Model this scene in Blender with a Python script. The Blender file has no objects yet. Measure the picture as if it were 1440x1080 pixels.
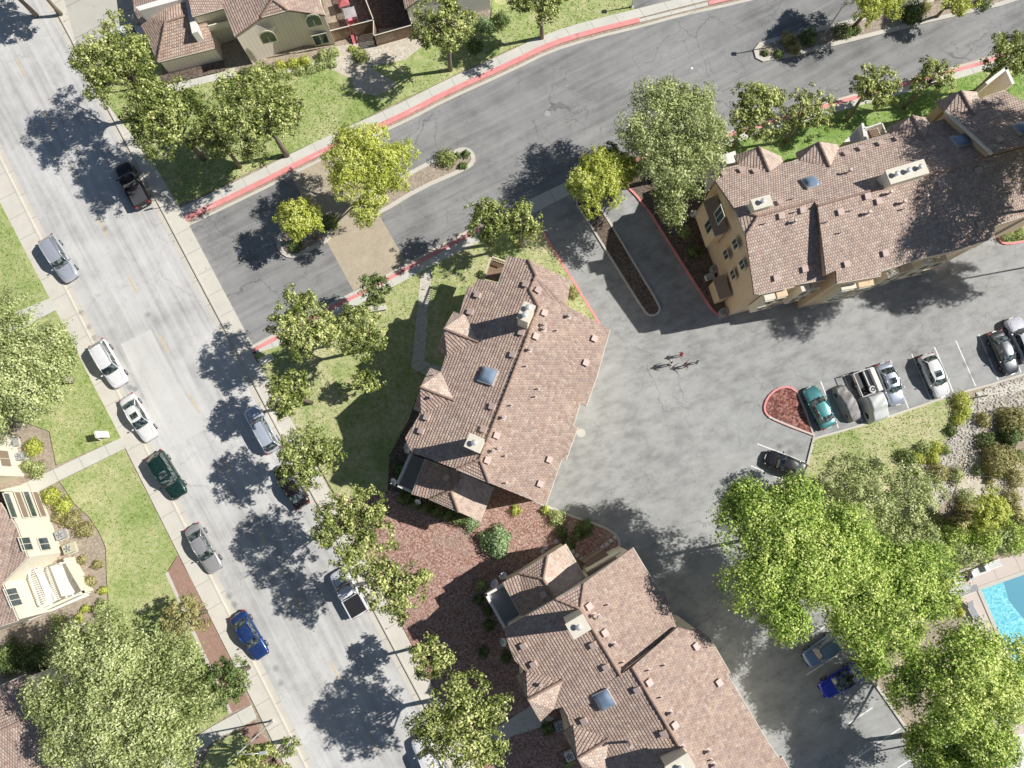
import bpy, bmesh, random
import numpy as np
from math import *
from mathutils import Vector, Matrix
from mathutils.geometry import tessellate_polygon
random.seed(7); RNG = np.random.default_rng(7)
sc = bpy.context.scene; COL = sc.collection
# ------------------------------------------------------------ survey: picture point at a known height -> world metres
FL, TH, HC = 1030.0, atan(155/1030.0), 75.0
CT, ST = cos(TH), sin(TH)
def P(px, py, z=0.0):
    u = (px-720)/FL; v = -(py-540)/FL
    dx, dy, dz = u, v*CT+ST, v*ST-CT
    t = (HC-z)/-dz
    return Vector((dx*t, dy*t, z))
def ray(px, py):
    u = (px-720)/FL; v = -(py-540)/FL
    return Vector((0, 0, HC)), Vector((u, v*CT+ST, v*ST-CT)).normalized()
# ------------------------------------------------------------ materials
def newmat(name):
    m = bpy.data.materials.new(name); m.use_nodes = True
    nt = m.node_tree; b = nt.nodes['Principled BSDF']
    return m, nt, b
def N(nt, t, **kw):
    n = nt.nodes.new(t)
    for k, v in kw.items():
        if k in n.inputs: n.inputs[k].default_value = v
        else: setattr(n, k, v)
    return n
def L(nt, a, b): nt.links.new(a, b)
def ramp(nt, fac, stops):
    r = nt.nodes.new('ShaderNodeValToRGB'); L(nt, fac, r.inputs[0])
    el = r.color_ramp.elements
    while len(el) < len(stops): el.new(0.5)
    for e, (p, c) in zip(el, stops):
        e.position = p; e.color = (*c, 1) if len(c) == 3 else c
    return r.outputs[0]
def mixc(nt, fac, a, b, mode='MIX'):
    m = nt.nodes.new('ShaderNodeMix'); m.data_type = 'RGBA'; m.blend_type = mode
    for s, i in ((fac, 0), (a, 6), (b, 7)):
        if isinstance(s, (int, float)): m.inputs[i].default_value = s
        elif isinstance(s, tuple): m.inputs[i].default_value = (*s, 1)
        else: L(nt, s, m.inputs[i])
    return m.outputs[2]
def mth(nt, op, a, b=None, c=None):
    m = nt.nodes.new('ShaderNodeMath'); m.operation = op
    for i, s in enumerate((a, b, c)):
        if s is None: continue
        if isinstance(s, (int, float)): m.inputs[i].default_value = s
        else: L(nt, s, m.inputs[i])
    return m.outputs[0]
def noise(nt, vec, scale, detail=4, rough=.55, dist=0.0):
    n = N(nt, 'ShaderNodeTexNoise', Scale=scale, Detail=detail, Roughness=rough, Distortion=dist)
    if vec is not None: L(nt, vec, n.inputs['Vector'])
    return n.outputs[0]
def wpos(nt, rot=0.0, scale=(1, 1, 1)):
    g = nt.nodes.new('ShaderNodeNewGeometry')
    m = nt.nodes.new('ShaderNodeMapping'); L(nt, g.outputs['Position'], m.inputs[0])
    m.inputs['Rotation'].default_value = (0, 0, rot)
    if tuple(scale) == (1, 1, 1): return m.outputs[0]
    q = nt.nodes.new('ShaderNodeMapping'); L(nt, m.outputs[0], q.inputs[0]); q.inputs['Scale'].default_value = scale
    return q.outputs[0]
def bump(nt, h, b, strength=.3, dist=.02):
    n = N(nt, 'ShaderNodeBump', Strength=strength, Distance=dist); L(nt, h, n.inputs['Height']); L(nt, n.outputs[0], b.inputs['Normal'])
def plain(name, col, rough=.7, metal=0.0, var=.12, scale=3.0, coat=0.0):
    m, nt, b = newmat(name)
    v = wpos(nt)
    n = noise(nt, v, scale, 5)
    c = mixc(nt, n, tuple(x*(1-var) for x in col), tuple(min(1, x*(1+var)) for x in col))
    L(nt, c, b.inputs['Base Color']); b.inputs['Roughness'].default_value = rough; b.inputs['Metallic'].default_value = metal
    b.inputs['Coat Weight'].default_value = coat
    return m
SROT = atan2(P(25, 270).y-P(360, 935).y, P(25, 270).x-P(360, 935).x)   # direction of the street
def asphalt(name, base, rot, patch=.2, cracks=1.0, stretch=.12, stain=.5, sk=.28):
    m, nt, b = newmat(name)
    v = wpos(nt); vs = wpos(nt, -rot, (stretch*.6, 1, 1))
    big = noise(nt, v, .07, 5, .6, .6)
    mid = noise(nt, v, .45, 6, .65, .3)
    lane = noise(nt, vs, 1.1, 5, .65)
    fine = noise(nt, v, 22, 3, .7); streak = noise(nt, wpos(nt, -rot, (.035, 1, 1)), 3.2, 4, .6)
    tone = mth(nt, 'ADD', mth(nt, 'MULTIPLY', big, .35), mth(nt, 'ADD', mth(nt, 'MULTIPLY', mid, .25), mth(nt, 'MULTIPLY', lane, .4)))
    lo = tuple(x*(1-patch*1.5) for x in base); hi = tuple(x*(1+patch) for x in base)
    c = ramp(nt, tone, [(.36, lo), (.5, base), (.64, hi)])
    c = mixc(nt, .35, c, mixc(nt, fine, (.25, .25, .25), (.75, .75, .75)), 'OVERLAY')
    c = mixc(nt, sk, c, mixc(nt, streak, (.2, .2, .2), (.8, .8, .8)), 'OVERLAY')
    # oil and tyre stains
    st = noise(nt, v, .9, 3, .5)
    c = mixc(nt, ramp(nt, st, [(.62, (0, 0, 0)), (.76, (stain, stain, stain))]), c, tuple(x*.55 for x in base))
    # tar-filled and open cracks
    dn = N(nt, 'ShaderNodeTexNoise', Scale=.5, Detail=6, Roughness=.65); L(nt, v, dn.inputs['Vector'])
    wv = nt.nodes.new('ShaderNodeVectorMath'); wv.operation = 'MULTIPLY_ADD'
    L(nt, dn.outputs['Color'], wv.inputs[0]); wv.inputs[1].default_value = (3.0, 3.0, 0); L(nt, v, wv.inputs[2])
    for sc_, w, msk, k in ((.16, .006, .07, .75), (.5, .012, .13, .6)):
        vo = N(nt, 'ShaderNodeTexVoronoi', Scale=sc_); vo.feature = 'DISTANCE_TO_EDGE'; L(nt, wv.outputs[0], vo.inputs['Vector'])
        line = mth(nt, 'LESS_THAN', vo.outputs[0], w)
        mk = ramp(nt, noise(nt, v, msk, 2), [(.48, (0, 0, 0)), (.56, (1, 1, 1))])
        f = mth(nt, 'MULTIPLY', mth(nt, 'MULTIPLY', line, mk), k*cracks)
        c = mixc(nt, f, c, tuple(x*.32 for x in base))
    L(nt, c, b.inputs['Base Color']); b.inputs['Roughness'].default_value = .9
    bump(nt, fine, b, .35, .02)
    return m
def concrete(name, base, rot=0.0, joint=1.5, patch=.12):
    m, nt, b = newmat(name)
    v = wpos(nt); vr = wpos(nt, -rot)
    n = noise(nt, v, .5, 6, .6); f = noise(nt, v, 14, 3)
    c = mixc(nt, n, tuple(x*(1-patch*1.6) for x in base), tuple(x*(1+patch) for x in base))
    c = mixc(nt, .3, c, mixc(nt, f, (.3, .3, .3), (.7, .7, .7)), 'OVERLAY')
    if joint:
        s = nt.nodes.new('ShaderNodeSeparateXYZ'); L(nt, vr, s.inputs[0])
        fr = mth(nt, 'FRACT', mth(nt, 'DIVIDE', s.outputs[0], joint))
        c = mixc(nt, mth(nt, 'MULTIPLY', mth(nt, 'LESS_THAN', fr, .035), .45), c, tuple(x*.4 for x in base))
    st = noise(nt, v, 1.3, 4)
    c = mixc(nt, ramp(nt, st, [(.6, (0, 0, 0)), (.8, (.35,)*3)]), c, tuple(x*.55 for x in base))
    L(nt, c, b.inputs['Base Color']); b.inputs['Roughness'].default_value = .85
    bump(nt, f, b, .2, .01)
    return m
def grass(name, green, dry, k=.5):
    m, nt, b = newmat(name)
    v = wpos(nt)
    a = noise(nt, v, .22, 5, .65, .4); d = noise(nt, v, 2.2, 6, .7); f = noise(nt, wpos(nt, .4, (1, 2.2, 1)), 9, 4, .75)
    t = mth(nt, 'ADD', mth(nt, 'MULTIPLY', a, .5), mth(nt, 'MULTIPLY', d, .5))
    c = ramp(nt, t, [(k-.18, tuple(x*.62 for x in green)), (k-.05, green), (k+.06, tuple((x+y)/2 for x, y in zip(green, dry))), (k+.16, dry)])
    c = mixc(nt, .75, c, mixc(nt, f, (.12, .14, .12), (.88, .88, .84)), 'OVERLAY')
    L(nt, c, b.inputs['Base Color']); b.inputs['Roughness'].default_value = .95
    b.inputs['Specular IOR Level'].default_value = .1
    bump(nt, mth(nt, 'ADD', f, d), b, .9, .08)
    return m
def chips(name, c1, c2, c3, scale=9, k=1.0):
    m, nt, b = newmat(name)
    v = wpos(nt)
    vo = N(nt, 'ShaderNodeTexVoronoi', Scale=scale); L(nt, v, vo.inputs['Vector'])
    s = nt.nodes.new('ShaderNodeSeparateXYZ'); L(nt, vo.outputs['Color'], s.inputs[0])
    c = ramp(nt, s.outputs[0], [(0, c1), (.5, c2), (.95, c3)])
    big = noise(nt, v, .35, 5)
    c = mixc(nt, mth(nt, 'MULTIPLY', big, .8*k), c, tuple(x*.45 for x in c2))
    gr = (c2[0]+c2[1]+c2[2])/3
    c = mixc(nt, ramp(nt, noise(nt, v, .55, 7, .7, .5), [(.5, (0, 0, 0)), (.66, (.75*k+.1,)*3)]), c, (gr*1.25, gr*1.02, gr*.82))
    L(nt, c, b.inputs['Base Color']); b.inputs['Roughness'].default_value = .95
    bump(nt, s.outputs[1], b, .8, .05)
    return m
def roofmat(name, cols, shade=1.0, joint=.2, bmp=.6):
    m, nt, b = newmat(name)
    uv = nt.nodes.new('ShaderNodeUVMap'); s = nt.nodes.new('ShaderNodeSeparateXYZ'); L(nt, uv.outputs[0], s.inputs[0])
    U, V = s.outputs[0], s.outputs[1]
    cv = mth(nt, 'DIVIDE', V, .28); iv = mth(nt, 'FLOOR', cv); fv = mth(nt, 'FRACT', cv)
    cu = mth(nt, 'ADD', mth(nt, 'DIVIDE', U, .24), mth(nt, 'MULTIPLY', mth(nt, 'MODULO', iv, 2.0), .5)); iu = mth(nt, 'FLOOR', cu); fu = mth(nt, 'FRACT', cu)
    cb = nt.nodes.new('ShaderNodeCombineXYZ'); L(nt, iu, cb.inputs[0]); L(nt, iv, cb.inputs[1])
    wn = nt.nodes.new('ShaderNodeTexWhiteNoise'); wn.noise_dimensions = '2D'; L(nt, cb.outputs[0], wn.inputs['Vector'])
    c = ramp(nt, wn.outputs[0], [(i/(len(cols)-1), tuple(x*shade for x in q)) for i, q in enumerate(cols)])
    v = wpos(nt)
    big = noise(nt, v, .3, 5, .6, .5)
    c = mixc(nt, .55, c, mixc(nt, big, (.34, .36, .39), (.66, .62, .6)), 'OVERLAY')
    c = mixc(nt, .7, c, mixc(nt, noise(nt, v, 2.3, 5, .75, .6), (.2, .19, .2), (.82, .8, .78)), 'OVERLAY')
    f = noise(nt, v, 5, 4, .7)
    c = mixc(nt, .35, c, mixc(nt, f, (.25, .25, .25), (.75, .75, .75)), 'OVERLAY')
    su = nt.nodes.new('ShaderNodeCombineXYZ'); L(nt, mth(nt, 'MULTIPLY', U, 1.6), su.inputs[0]); L(nt, mth(nt, 'MULTIPLY', V, .16), su.inputs[1])
    c = mixc(nt, .5, c, mixc(nt, noise(nt, su.outputs[0], 1.0, 5, .6), (.3, .3, .3), (.7, .69, .68)), 'OVERLAY')
    c = mixc(nt, ramp(nt, noise(nt, v, 1.1, 6, .7), [(.56, (0, 0, 0)), (.72, (.4,)*3)]), c, (.30, .27, .25))
    jt = mth(nt, 'MAXIMUM', mth(nt, 'LESS_THAN', fv, .16), mth(nt, 'MULTIPLY', mth(nt, 'LESS_THAN', fu, .1), .7))
    c = mixc(nt, mth(nt, 'MULTIPLY', jt, joint), c, (.035, .025, .022))
    L(nt, c, b.inputs['Base Color']); b.inputs['Roughness'].default_value = .88; b.inputs['Specular IOR Level'].default_value = .25
    barrel = mth(nt, 'SINE', mth(nt, 'MULTIPLY', fu, pi))
    saw = mth(nt, 'MINIMUM', mth(nt, 'SUBTRACT', 1.0, fv), mth(nt, 'MULTIPLY', fv, 3.0))
    h = mth(nt, 'ADD', saw, mth(nt, 'MULTIPLY', barrel, .45))
    bump(nt, h, b, bmp, .14)
    return m
def leafmat(name, dark, mid, light, transl=.32, rough=.42, spec=.5):
    m, nt, b = newmat(name)
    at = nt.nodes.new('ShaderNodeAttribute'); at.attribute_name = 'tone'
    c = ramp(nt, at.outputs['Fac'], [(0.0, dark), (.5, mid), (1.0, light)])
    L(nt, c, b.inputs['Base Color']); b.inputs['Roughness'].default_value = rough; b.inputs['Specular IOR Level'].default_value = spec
    tr = nt.nodes.new('ShaderNodeBsdfTranslucent'); L(nt, mixc(nt, .5, c, light), tr.inputs[0])
    mx = nt.nodes.new('ShaderNodeMixShader'); mx.inputs[0].default_value = transl
    L(nt, b.outputs[0], mx.inputs[1]); L(nt, tr.outputs[0], mx.inputs[2])
    out = [n for n in nt.nodes if n.type == 'OUTPUT_MATERIAL'][0]; L(nt, mx.outputs[0], out.inputs[0])
    return m
def paint(name, col, metal=.0, rough=.3, coat=.6):
    m, nt, b = newmat(name)
    v = wpos(nt); n = noise(nt, v, 1.5, 4)
    c = mixc(nt, n, tuple(x*.92 for x in col), tuple(min(1, x*1.06) for x in col))
    d = noise(nt, v, 6, 4)
    c = mixc(nt, ramp(nt, d, [(.5, (0, 0, 0)), (.8, (.25,)*3)]), c, (.35, .33, .3))
    L(nt, c, b.inputs['Base Color']); b.inputs['Roughness'].default_value = rough; b.inputs['Metallic'].default_value = metal
    b.inputs['Coat Weight'].default_value = coat; b.inputs['Coat Roughness'].default_value = .06
    return m
def siding(name, col, rot):
    m, nt, b = newmat(name)
    v = wpos(nt, -rot); s = nt.nodes.new('ShaderNodeSeparateXYZ'); L(nt, v, s.inputs[0])
    fr = mth(nt, 'FRACT', mth(nt, 'DIVIDE', s.outputs[0], .42))
    n = noise(nt, wpos(nt, 0, (1, 1, .2)), 1.2, 5)
    c = mixc(nt, n, tuple(x*.84 for x in col), tuple(x*1.08 for x in col))
    c = mixc(nt, mth(nt, 'MULTIPLY', mth(nt, 'LESS_THAN', fr, .09), .45), c, tuple(x*.45 for x in col))
    L(nt, c, b.inputs['Base Color']); b.inputs['Roughness'].default_value = .8
    return m
M = {}
M['street'] = asphalt('street_asphalt', (.60, .59, .565), SROT, .26, .3, .05, .3)
M['patch'] = asphalt('street_patch', (.66, .65, .615), SROT, .08, .15, .1, .2)
M['road'] = asphalt('road_asphalt', (.30, .298, .29), radians(28), .28, .7, .1, .35, .18)
M['court'] = asphalt('court_asphalt', (.385, .387, .375), radians(20), .26, .5, .8, .35, .07)
M['walk'] = concrete('pavement_concrete', (.72, .68, .59), SROT, 2.6)
M['walk2'] = concrete('pavement_concrete_road', (.70, .68, .60), radians(30), 2.8)
M['gutter'] = concrete('gutter_concrete', (.68, .64, .55), SROT, 3.0)
M['curb'] = concrete('curb_concrete', (.68, .64, .56), 0, 0)
m, nt, b = newmat('red_curb_paint'); v = wpos(nt)
c = mixc(nt, noise(nt, v, 1.2, 5), (.74, .24, .23), (.95, .42, .40))
c = mixc(nt, ramp(nt, noise(nt, v, 3.5, 7, .75), [(.56, (0, 0, 0)), (.64, (.85,)*3)]), c, (.55, .48, .43)); c = mixc(nt, ramp(nt, noise(nt, v, .8, 5, .7), [(.55, (0, 0, 0)), (.75, (.5,)*3)]), c, (.25, .12, .11))
L(nt, c, b.inputs['Base Color']); b.inputs['Roughness'].default_value = .75; M['red'] = m
M['drive'] = concrete('driveway_concrete', (.58, .56, .49), SROT+.02, 4)
M['grass'] = grass('lawn_grass', (.35, .45, .15), (.70, .66, .38), .475)
M['grass2'] = grass('lush_grass', (.28, .43, .12), (.58, .58, .3), .52)
M['drygrass'] = grass('patchy_grass', (.36, .45, .16), (.76, .68, .44), .46)
M['soil'] = chips('dry_soil', (.38, .31, .24), (.47, .39, .30), (.58, .49, .39), 6, .5)
M['sand'] = chips('pale_sand', (.62, .55, .43), (.70, .63, .51), (.8, .74, .62), 5, .3)
M['mulch'] = chips('red_mulch', (.27, .13, .10), (.50, .29, .23), (.76, .55, .47), 8, .6)
M['darkmulch'] = chips('brown_mulch', (.09, .065, .05), (.19, .14, .11), (.32, .25, .2), 7, .6)
M['redrock'] = chips('red_lava_rock', (.10, .035, .03), (.28, .10, .08), (.52, .27, .22), 5, .3)
M['gravel'] = chips('creek_gravel', (.36, .33, .28), (.52, .48, .41), (.70, .66, .58), 4.5, .4)
M['yellow'] = plain('yellow_line_paint', (.72, .56, .30), .7, var=.25, scale=4)
M['white'] = plain('white_line_paint', (.85, .85, .83), .7, var=.12, scale=4)
TILES = [tuple(.6*x+.4*y for x, y in zip((c[0]*.97, c[1]*1.04, c[2]*1.08), (.53, .405, .335))) for c in [(.34, .21, .16), (.60, .43, .32), (.38, .26, .21), (.70, .55, .42), (.48, .35, .29), (.64, .46, .34), (.36, .27, .24), (.56, .40, .30)]]
M['roof'] = roofmat('clay_tile_roof', TILES)
M['roof2'] = roofmat('clay_tile_roof_pale', [(c[0]*1.0+.03, c[1]+.035, c[2]+.035) for c in TILES])
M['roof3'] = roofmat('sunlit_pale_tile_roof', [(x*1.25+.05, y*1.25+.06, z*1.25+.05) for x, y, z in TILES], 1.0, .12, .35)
M['cap'] = plain('ridge_tile', (.40, .28, .22), .85, var=.4, scale=4)
M['cream'] = plain('cream_stucco', (.82, .77, .63), .85)
M['tan'] = plain('tan_stucco', (.80, .62, .42), .85)
M['trim'] = plain('cream_trim', (.75, .70, .58), .6)
M['whitewall'] = plain('white_stucco', (.85, .83, .78), .85)
M['fascia'] = plain('brown_fascia', (.30, .22, .17), .7)
M['vent'] = plain('pink_vent_metal', (.62, .48, .42), .6)
M['pipe'] = plain('vent_pipe_metal', (.6, .5, .45), .5, .2)
M['ventdark'] = plain('dark_opening', (.02, .02, .022), .9)
M['glass'], nt, b = newmat('window_glass')
n_ = noise(nt, wpos(nt), .8, 3); L(nt, mixc(nt, n_, (.03, .05, .06), (.09, .13, .14)), b.inputs['Base Color']); b.inputs['Roughness'].default_value = .06; b.inputs['Specular IOR Level'].default_value = .9
M['carglass'], nt, b = newmat('car_glass')
n_ = noise(nt, wpos(nt), 1.6, 3, .6, 1.0); L(nt, ramp(nt, noise(nt, wpos(nt), 3.0, 2, .5, .6), [(.42, (.015, .02, .022)), (.5, (.05, .07, .07)), (.66, (.20, .25, .24))]), b.inputs['Base Color']); b.inputs['Roughness'].default_value = .04; b.inputs['Specular IOR Level'].default_value = 1.0; b.inputs['Coat Weight'].default_value = 1.0
M['sky_glass'], nt, b = newmat('skylight_glass')
n_ = noise(nt, wpos(nt), .7, 3); L(nt, mixc(nt, n_, (.10, .16, .25), (.40, .5, .62)), b.inputs['Base Color']); b.inputs['Roughness'].default_value = .08; b.inputs['Coat Weight'].default_value = 1.0
M['tyre'] = plain('tyre_rubber', (.02, .02, .02), .85)
M['rim'] = plain('alloy_rim', (.5, .5, .52), .3, .9)
M['black'] = plain('black_plastic', (.025, .025, .028), .5)
M['headlight'] = plain('headlight_lens', (.75, .77, .8), .1, coat=1.0)
M['taillight'] = plain('tail_light_lens', (.45, .02, .02), .2, coat=1.0)
M['wood'] = plain('weathered_wood', (.27, .18, .12), .85, var=.4, scale=2)
M['railwood'] = plain('cream_rail', (.68, .60, .42), .7)
M['deckmat'] = plain('grey_deck', (.30, .31, .33), .8)
M['steel'] = plain('painted_steel', (.62, .62, .6), .4, .3)
M['acm'] = plain('condenser_grey', (.45, .46, .45), .5, .2)
M['acg'] = plain('condenser_green_beige', (.55, .53, .38), .6)
M['bark'] = plain('tree_bark', (.22, .18, .14), .95, var=.35, scale=6)
M['barkw'] = plain('pale_bark', (.42, .38, .32), .95, var=.3, scale=6)
M['stone'] = plain('step_stone', (.72, .70, .68), .9)
M['rock'] = plain('creek_rock', (.60, .56, .49), .9, var=.4, scale=2)
M['tarpg'] = plain('grey_tarp', (.32, .30, .29), .55, var=.15)
M['tarpw'] = plain('pale_tarp', (.62, .64, .62), .5, var=.08)
M['fabricw'] = plain('white_sling_fabric', (.7, .7, .68), .8)
M['fabricg'] = plain('grey_sling_fabric', (.38, .38, .4), .8)
M['skin'] = plain('skin', (.45, .27, .19), .6)
M['hair'] = plain('dark_hair', (.02, .015, .012), .6)
M['deckp'] = concrete('pool_deck_concrete', (.70, .60, .54), radians(20), 2.5, .06)
LF = {
 'A': leafmat('magnolia_leaves', (.03, .055, .012), (.24, .31, .06), (.86, .88, .36), .2, .42, .45),
 'Y': leafmat('yellow_green_leaves', (.15, .20, .02), (.60, .66, .11), (.95, .97, .36), .3, .5, .3),
 'C': leafmat('pale_green_leaves', (.09, .13, .03), (.48, .56, .21), (.90, .93, .52), .25, .5, .3),
 'D': leafmat('bright_green_leaves', (.04, .14, .01), (.45, .62, .11), (.95, 1.0, .38), .2, .5, .3),
 'K': leafmat('dark_green_leaves', (.03, .06, .015), (.14, .22, .06), (.46, .52, .2), .2, .45, .35),
 'O': leafmat('olive_leaves', (.12, .12, .04), (.46, .43, .17), (.80, .75, .38), .25, .5, .3),
 'F': leafmat('sea_green_leaves', (.06, .12, .05), (.34, .48, .22), (.68, .80, .48), .25, .5, .3),
 'G': leafmat('grass_blades', (.12, .17, .03), (.34, .42, .13), (.70, .66, .32), .3, .7, .2),
 'L': leafmat('fallen_leaf', (.12, .08, .05), (.40, .30, .18), (.65, .52, .30), .1, .8, .2),
}
# ------------------------------------------------------------ object helpers
def empty(name, loc=(0, 0, 0), rz=0.0, label=None, cat=None, group=None, parent=None):
    o = bpy.data.objects.new(name, None); COL.objects.link(o); o.location = loc; o.rotation_euler = (0, 0, rz)
    o.empty_display_size = .3
    tag(o, label, cat, group)
    if parent: o.parent = parent
    return o
def tag(o, label=None, cat=None, group=None, kind=None):
    for k, v in (('label', label), ('category', cat), ('group', group), ('kind', kind)):
        if v: o[k] = v
    return o
def org(o):
    v = Vector((0, 0, 0))
    while o is not None: v = v + Vector(o.location); o = o.parent
    return v
class MB:
    def __init__(s): s.v = []; s.f = []; s.m = []; s.mats = []
    def mi(s, mat):
        if mat not in s.mats: s.mats.append(mat)
        return s.mats.index(mat)
    def add(s, verts, faces, mat):
        b = len(s.v); i = s.mi(mat)
        s.v += [tuple(v) for v in verts]; s.f += [tuple(b+k for k in f) for f in faces]; s.m += [i]*len(faces)
    def box(s, c, size, mat, rz=0.0, top=1.0, X=None, Y=None, Z=None):
        hx, hy, hz = size[0]/2, size[1]/2, size[2]/2
        if X is None:
            X = Vector((cos(rz), sin(rz), 0)); Y = Vector((-sin(rz), cos(rz), 0)); Z = Vector((0, 0, 1))
        c = Vector(c); vs = []
        for sz, k in ((-1, 1.0), (1, top)):
            for sx, sy in ((-1, -1), (1, -1), (1, 1), (-1, 1)): vs.append(c+X*sx*hx*k+Y*sy*hy*k+Z*sz*hz)
        s.add(vs, [(3, 2, 1, 0), (4, 5, 6, 7), (0, 1, 5, 4), (1, 2, 6, 5), (2, 3, 7, 6), (3, 0, 4, 7)], mat)
    def tube(s, pts, radii, mat, n=8, cap=True):
        pts = [Vector(p) for p in pts]
        if isinstance(radii, (int, float)): radii = [radii]*len(pts)
        vs = []; fs = []
        for i, p in enumerate(pts):
            d = (pts[min(i+1, len(pts)-1)]-pts[max(i-1, 0)]).normalized()
            a = Vector((0, 0, 1)) if abs(d.z) < .9 else Vector((1, 0, 0))
            x = d.cross(a).normalized(); y = d.cross(x)
            for k in range(n):
                t = 2*pi*k/n; vs.append(p+(x*cos(t)+y*sin(t))*radii[i])
        for i in range(len(pts)-1):
            for k in range(n):
                a = i*n+k; b_ = i*n+(k+1) % n; fs.append((a, b_, b_+n, a+n))
        if cap:
            fs.append(tuple(range(n))[::-1]); fs.append(tuple(range((len(pts)-1)*n, len(pts)*n)))
        s.add(vs, fs, mat)
    def sphere(s, c, r, mat, nu=12, nv=8, half=False):
        if isinstance(r, (int, float)): r = (r, r, r)
        vs = []; fs = []
        lo = 0 if half else -pi/2
        for j in range(nv+1):
            a = lo+(pi/2-lo)*j/nv
            for i in range(nu):
                t = 2*pi*i/nu; vs.append((c[0]+r[0]*cos(a)*cos(t), c[1]+r[1]*cos(a)*sin(t), c[2]+r[2]*sin(a)))
        for j in range(nv):
            for i in range(nu): fs.append((j*nu+i, j*nu+(i+1) % nu, (j+1)*nu+(i+1) % nu, (j+1)*nu+i))
        s.add(vs, fs, mat)
    def build(s, name, parent=None, smooth=False, world=False, loc=None, bevel=0.0):
        off = org(parent) if (parent is not None and world) else Vector((0, 0, 0))
        if loc is not None: off = off+Vector(loc)
        me = bpy.data.meshes.new(name); me.from_pydata([tuple(Vector(v)-off) for v in s.v], [], s.f)
        for m in s.mats: me.materials.append(m)
        me.polygons.foreach_set('material_index', s.m); me.polygons.foreach_set('use_smooth', [smooth]*len(s.f))
        me.validate(); me.update()
        if bevel:
            bm = bmesh.new(); bm.from_mesh(me)
            bmesh.ops.remove_doubles(bm, verts=bm.verts, dist=.0005)
            bmesh.ops.bevel(bm, geom=list(bm.edges), offset=bevel, segments=2, affect='EDGES', clamp_overlap=True)
            bm.to_mesh(me); bm.free()
        o = bpy.data.objects.new(name, me); COL.objects.link(o)
        if loc is not None: o.location = loc
        if parent is not None: o.parent = parent
        return o
def poly_faces(pts):
    tri = tessellate_polygon([[Vector((p[0], p[1], 0)) for p in pts]])
    out = []
    for t in tri:
        a, b_, c = (pts[i] for i in t)
        if (b_[0]-a[0])*(c[1]-a[1])-(b_[1]-a[1])*(c[0]-a[0]) < 0: t = t[::-1]
        out.append(tuple(t))
    return out
def slab(name, px, z, mat, z0=None, kind='structure', world=None, **kw):
    """flat area traced on the ground; z0 given: a raised slab with sides"""
    pts = world if world else [P(x, y, 0) for x, y in px]
    pts = [(p[0], p[1]) for p in pts]
    mb = MB(); n = len(pts)
    vs = [(x, y, z) for x, y in pts]; mb.add(vs, poly_faces(pts), mat)
    if z0 is not None:
        vs = [(x, y, z) for x, y in pts]+[(x, y, z0) for x, y in pts]
        ar = sum(pts[i][0]*pts[(i+1) % n][1]-pts[(i+1) % n][0]*pts[i][1] for i in range(n))
        fs = []
        for i in range(n):
            j = (i+1) % n; fs.append((i, i+n, j+n, j) if ar > 0 else (i, j, j+n, i+n))
        mb.add(vs, fs, mat)
    o = mb.build(name); tag(o, kind=kind, **kw)
    return o
def offs(pts, d, closed=False):
    """offset an xy polyline to its left by d"""
    n = len(pts); out = []
    for i in range(n):
        a = pts[i-1] if (i > 0 or closed) else None; c = pts[(i+1) % n] if (i < n-1 or closed) else None; b_ = pts[i]
        ns = []
        for q, r in ((a, b_), (b_, c)):
            if q is None or r is None: continue
            dx, dy = r[0]-q[0], r[1]-q[1]; l = hypot(dx, dy) or 1; ns.append((-dy/l, dx/l))
        nx = sum(k[0] for k in ns); ny = sum(k[1] for k in ns); l = hypot(nx, ny) or 1; nx /= l; ny /= l
        dt = max(.45, nx*ns[0][0]+ny*ns[0][1]); out.append((b_[0]+nx*d/dt, b_[1]+ny*d/dt))
    return out
def smoothline(pts, closed=False, it=2):
    for _ in range(it):
        out = [] if closed else [pts[0]]
        n = len(pts)
        for i in range(n if closed else n-1):
            a = pts[i]; b_ = pts[(i+1) % n]
            out += [(a[0]*.75+b_[0]*.25, a[1]*.75+b_[1]*.25), (a[0]*.25+b_[0]*.75, a[1]*.25+b_[1]*.75)]
        if not closed: out.append(pts[-1])
        pts = out
    return pts
def strip(name, px, d0, d1, z, z0, mat, closed=False, smooth=0, kind='structure', **kw):
    pts = [tuple(P(x, y, 0))[:2] for x, y in px]
    if smooth: pts = smoothline(pts, closed, smooth)
    a = offs(pts, d0, closed); b_ = offs(pts, d1, closed); n = len(pts)
    mb = MB(); vs = []
    for i in range(n): vs += [(*a[i], z), (*b_[i], z), (*a[i], z0), (*b_[i], z0)]
    fs = []
    for i in range(n if closed else n-1):
        j = (i+1) % n; q = [(i*4, j*4, j*4+1, i*4+1)]
        if z > z0+.01: q += [(i*4+2, j*4+2, j*4, i*4), (i*4+1, j*4+1, j*4+3, i*4+3)]
        fs += q
    if not closed and z > z0+.01: fs += [(0, 1, 3, 2), ((n-1)*4, (n-1)*4+2, (n-1)*4+3, (n-1)*4+1)]
    mb.add(vs, fs, mat)
    bm = bmesh.new()
    o = mb.build(name); me = o.data; bm.from_mesh(me); bmesh.ops.recalc_face_normals(bm, faces=bm.faces)
    if z <= z0+.01:
        for f in bm.faces:
            if f.normal.z < 0: f.normal_flip()
    bm.to_mesh(me); bm.free()
    tag(o, kind=kind, **kw)
    return o
m, nt, b = newmat('concrete_pavers')
br = N(nt, 'ShaderNodeTexBrick', Scale=1.0, Color1=(.50, .42, .31, 1), Color2=(.56, .48, .36, 1), Mortar=(.40, .34, .25, 1), **{'Mortar Size': .012, 'Brick Width': .3, 'Row Height': .15})
L(nt, wpos(nt, -radians(28)), br.inputs['Vector'])
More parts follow.
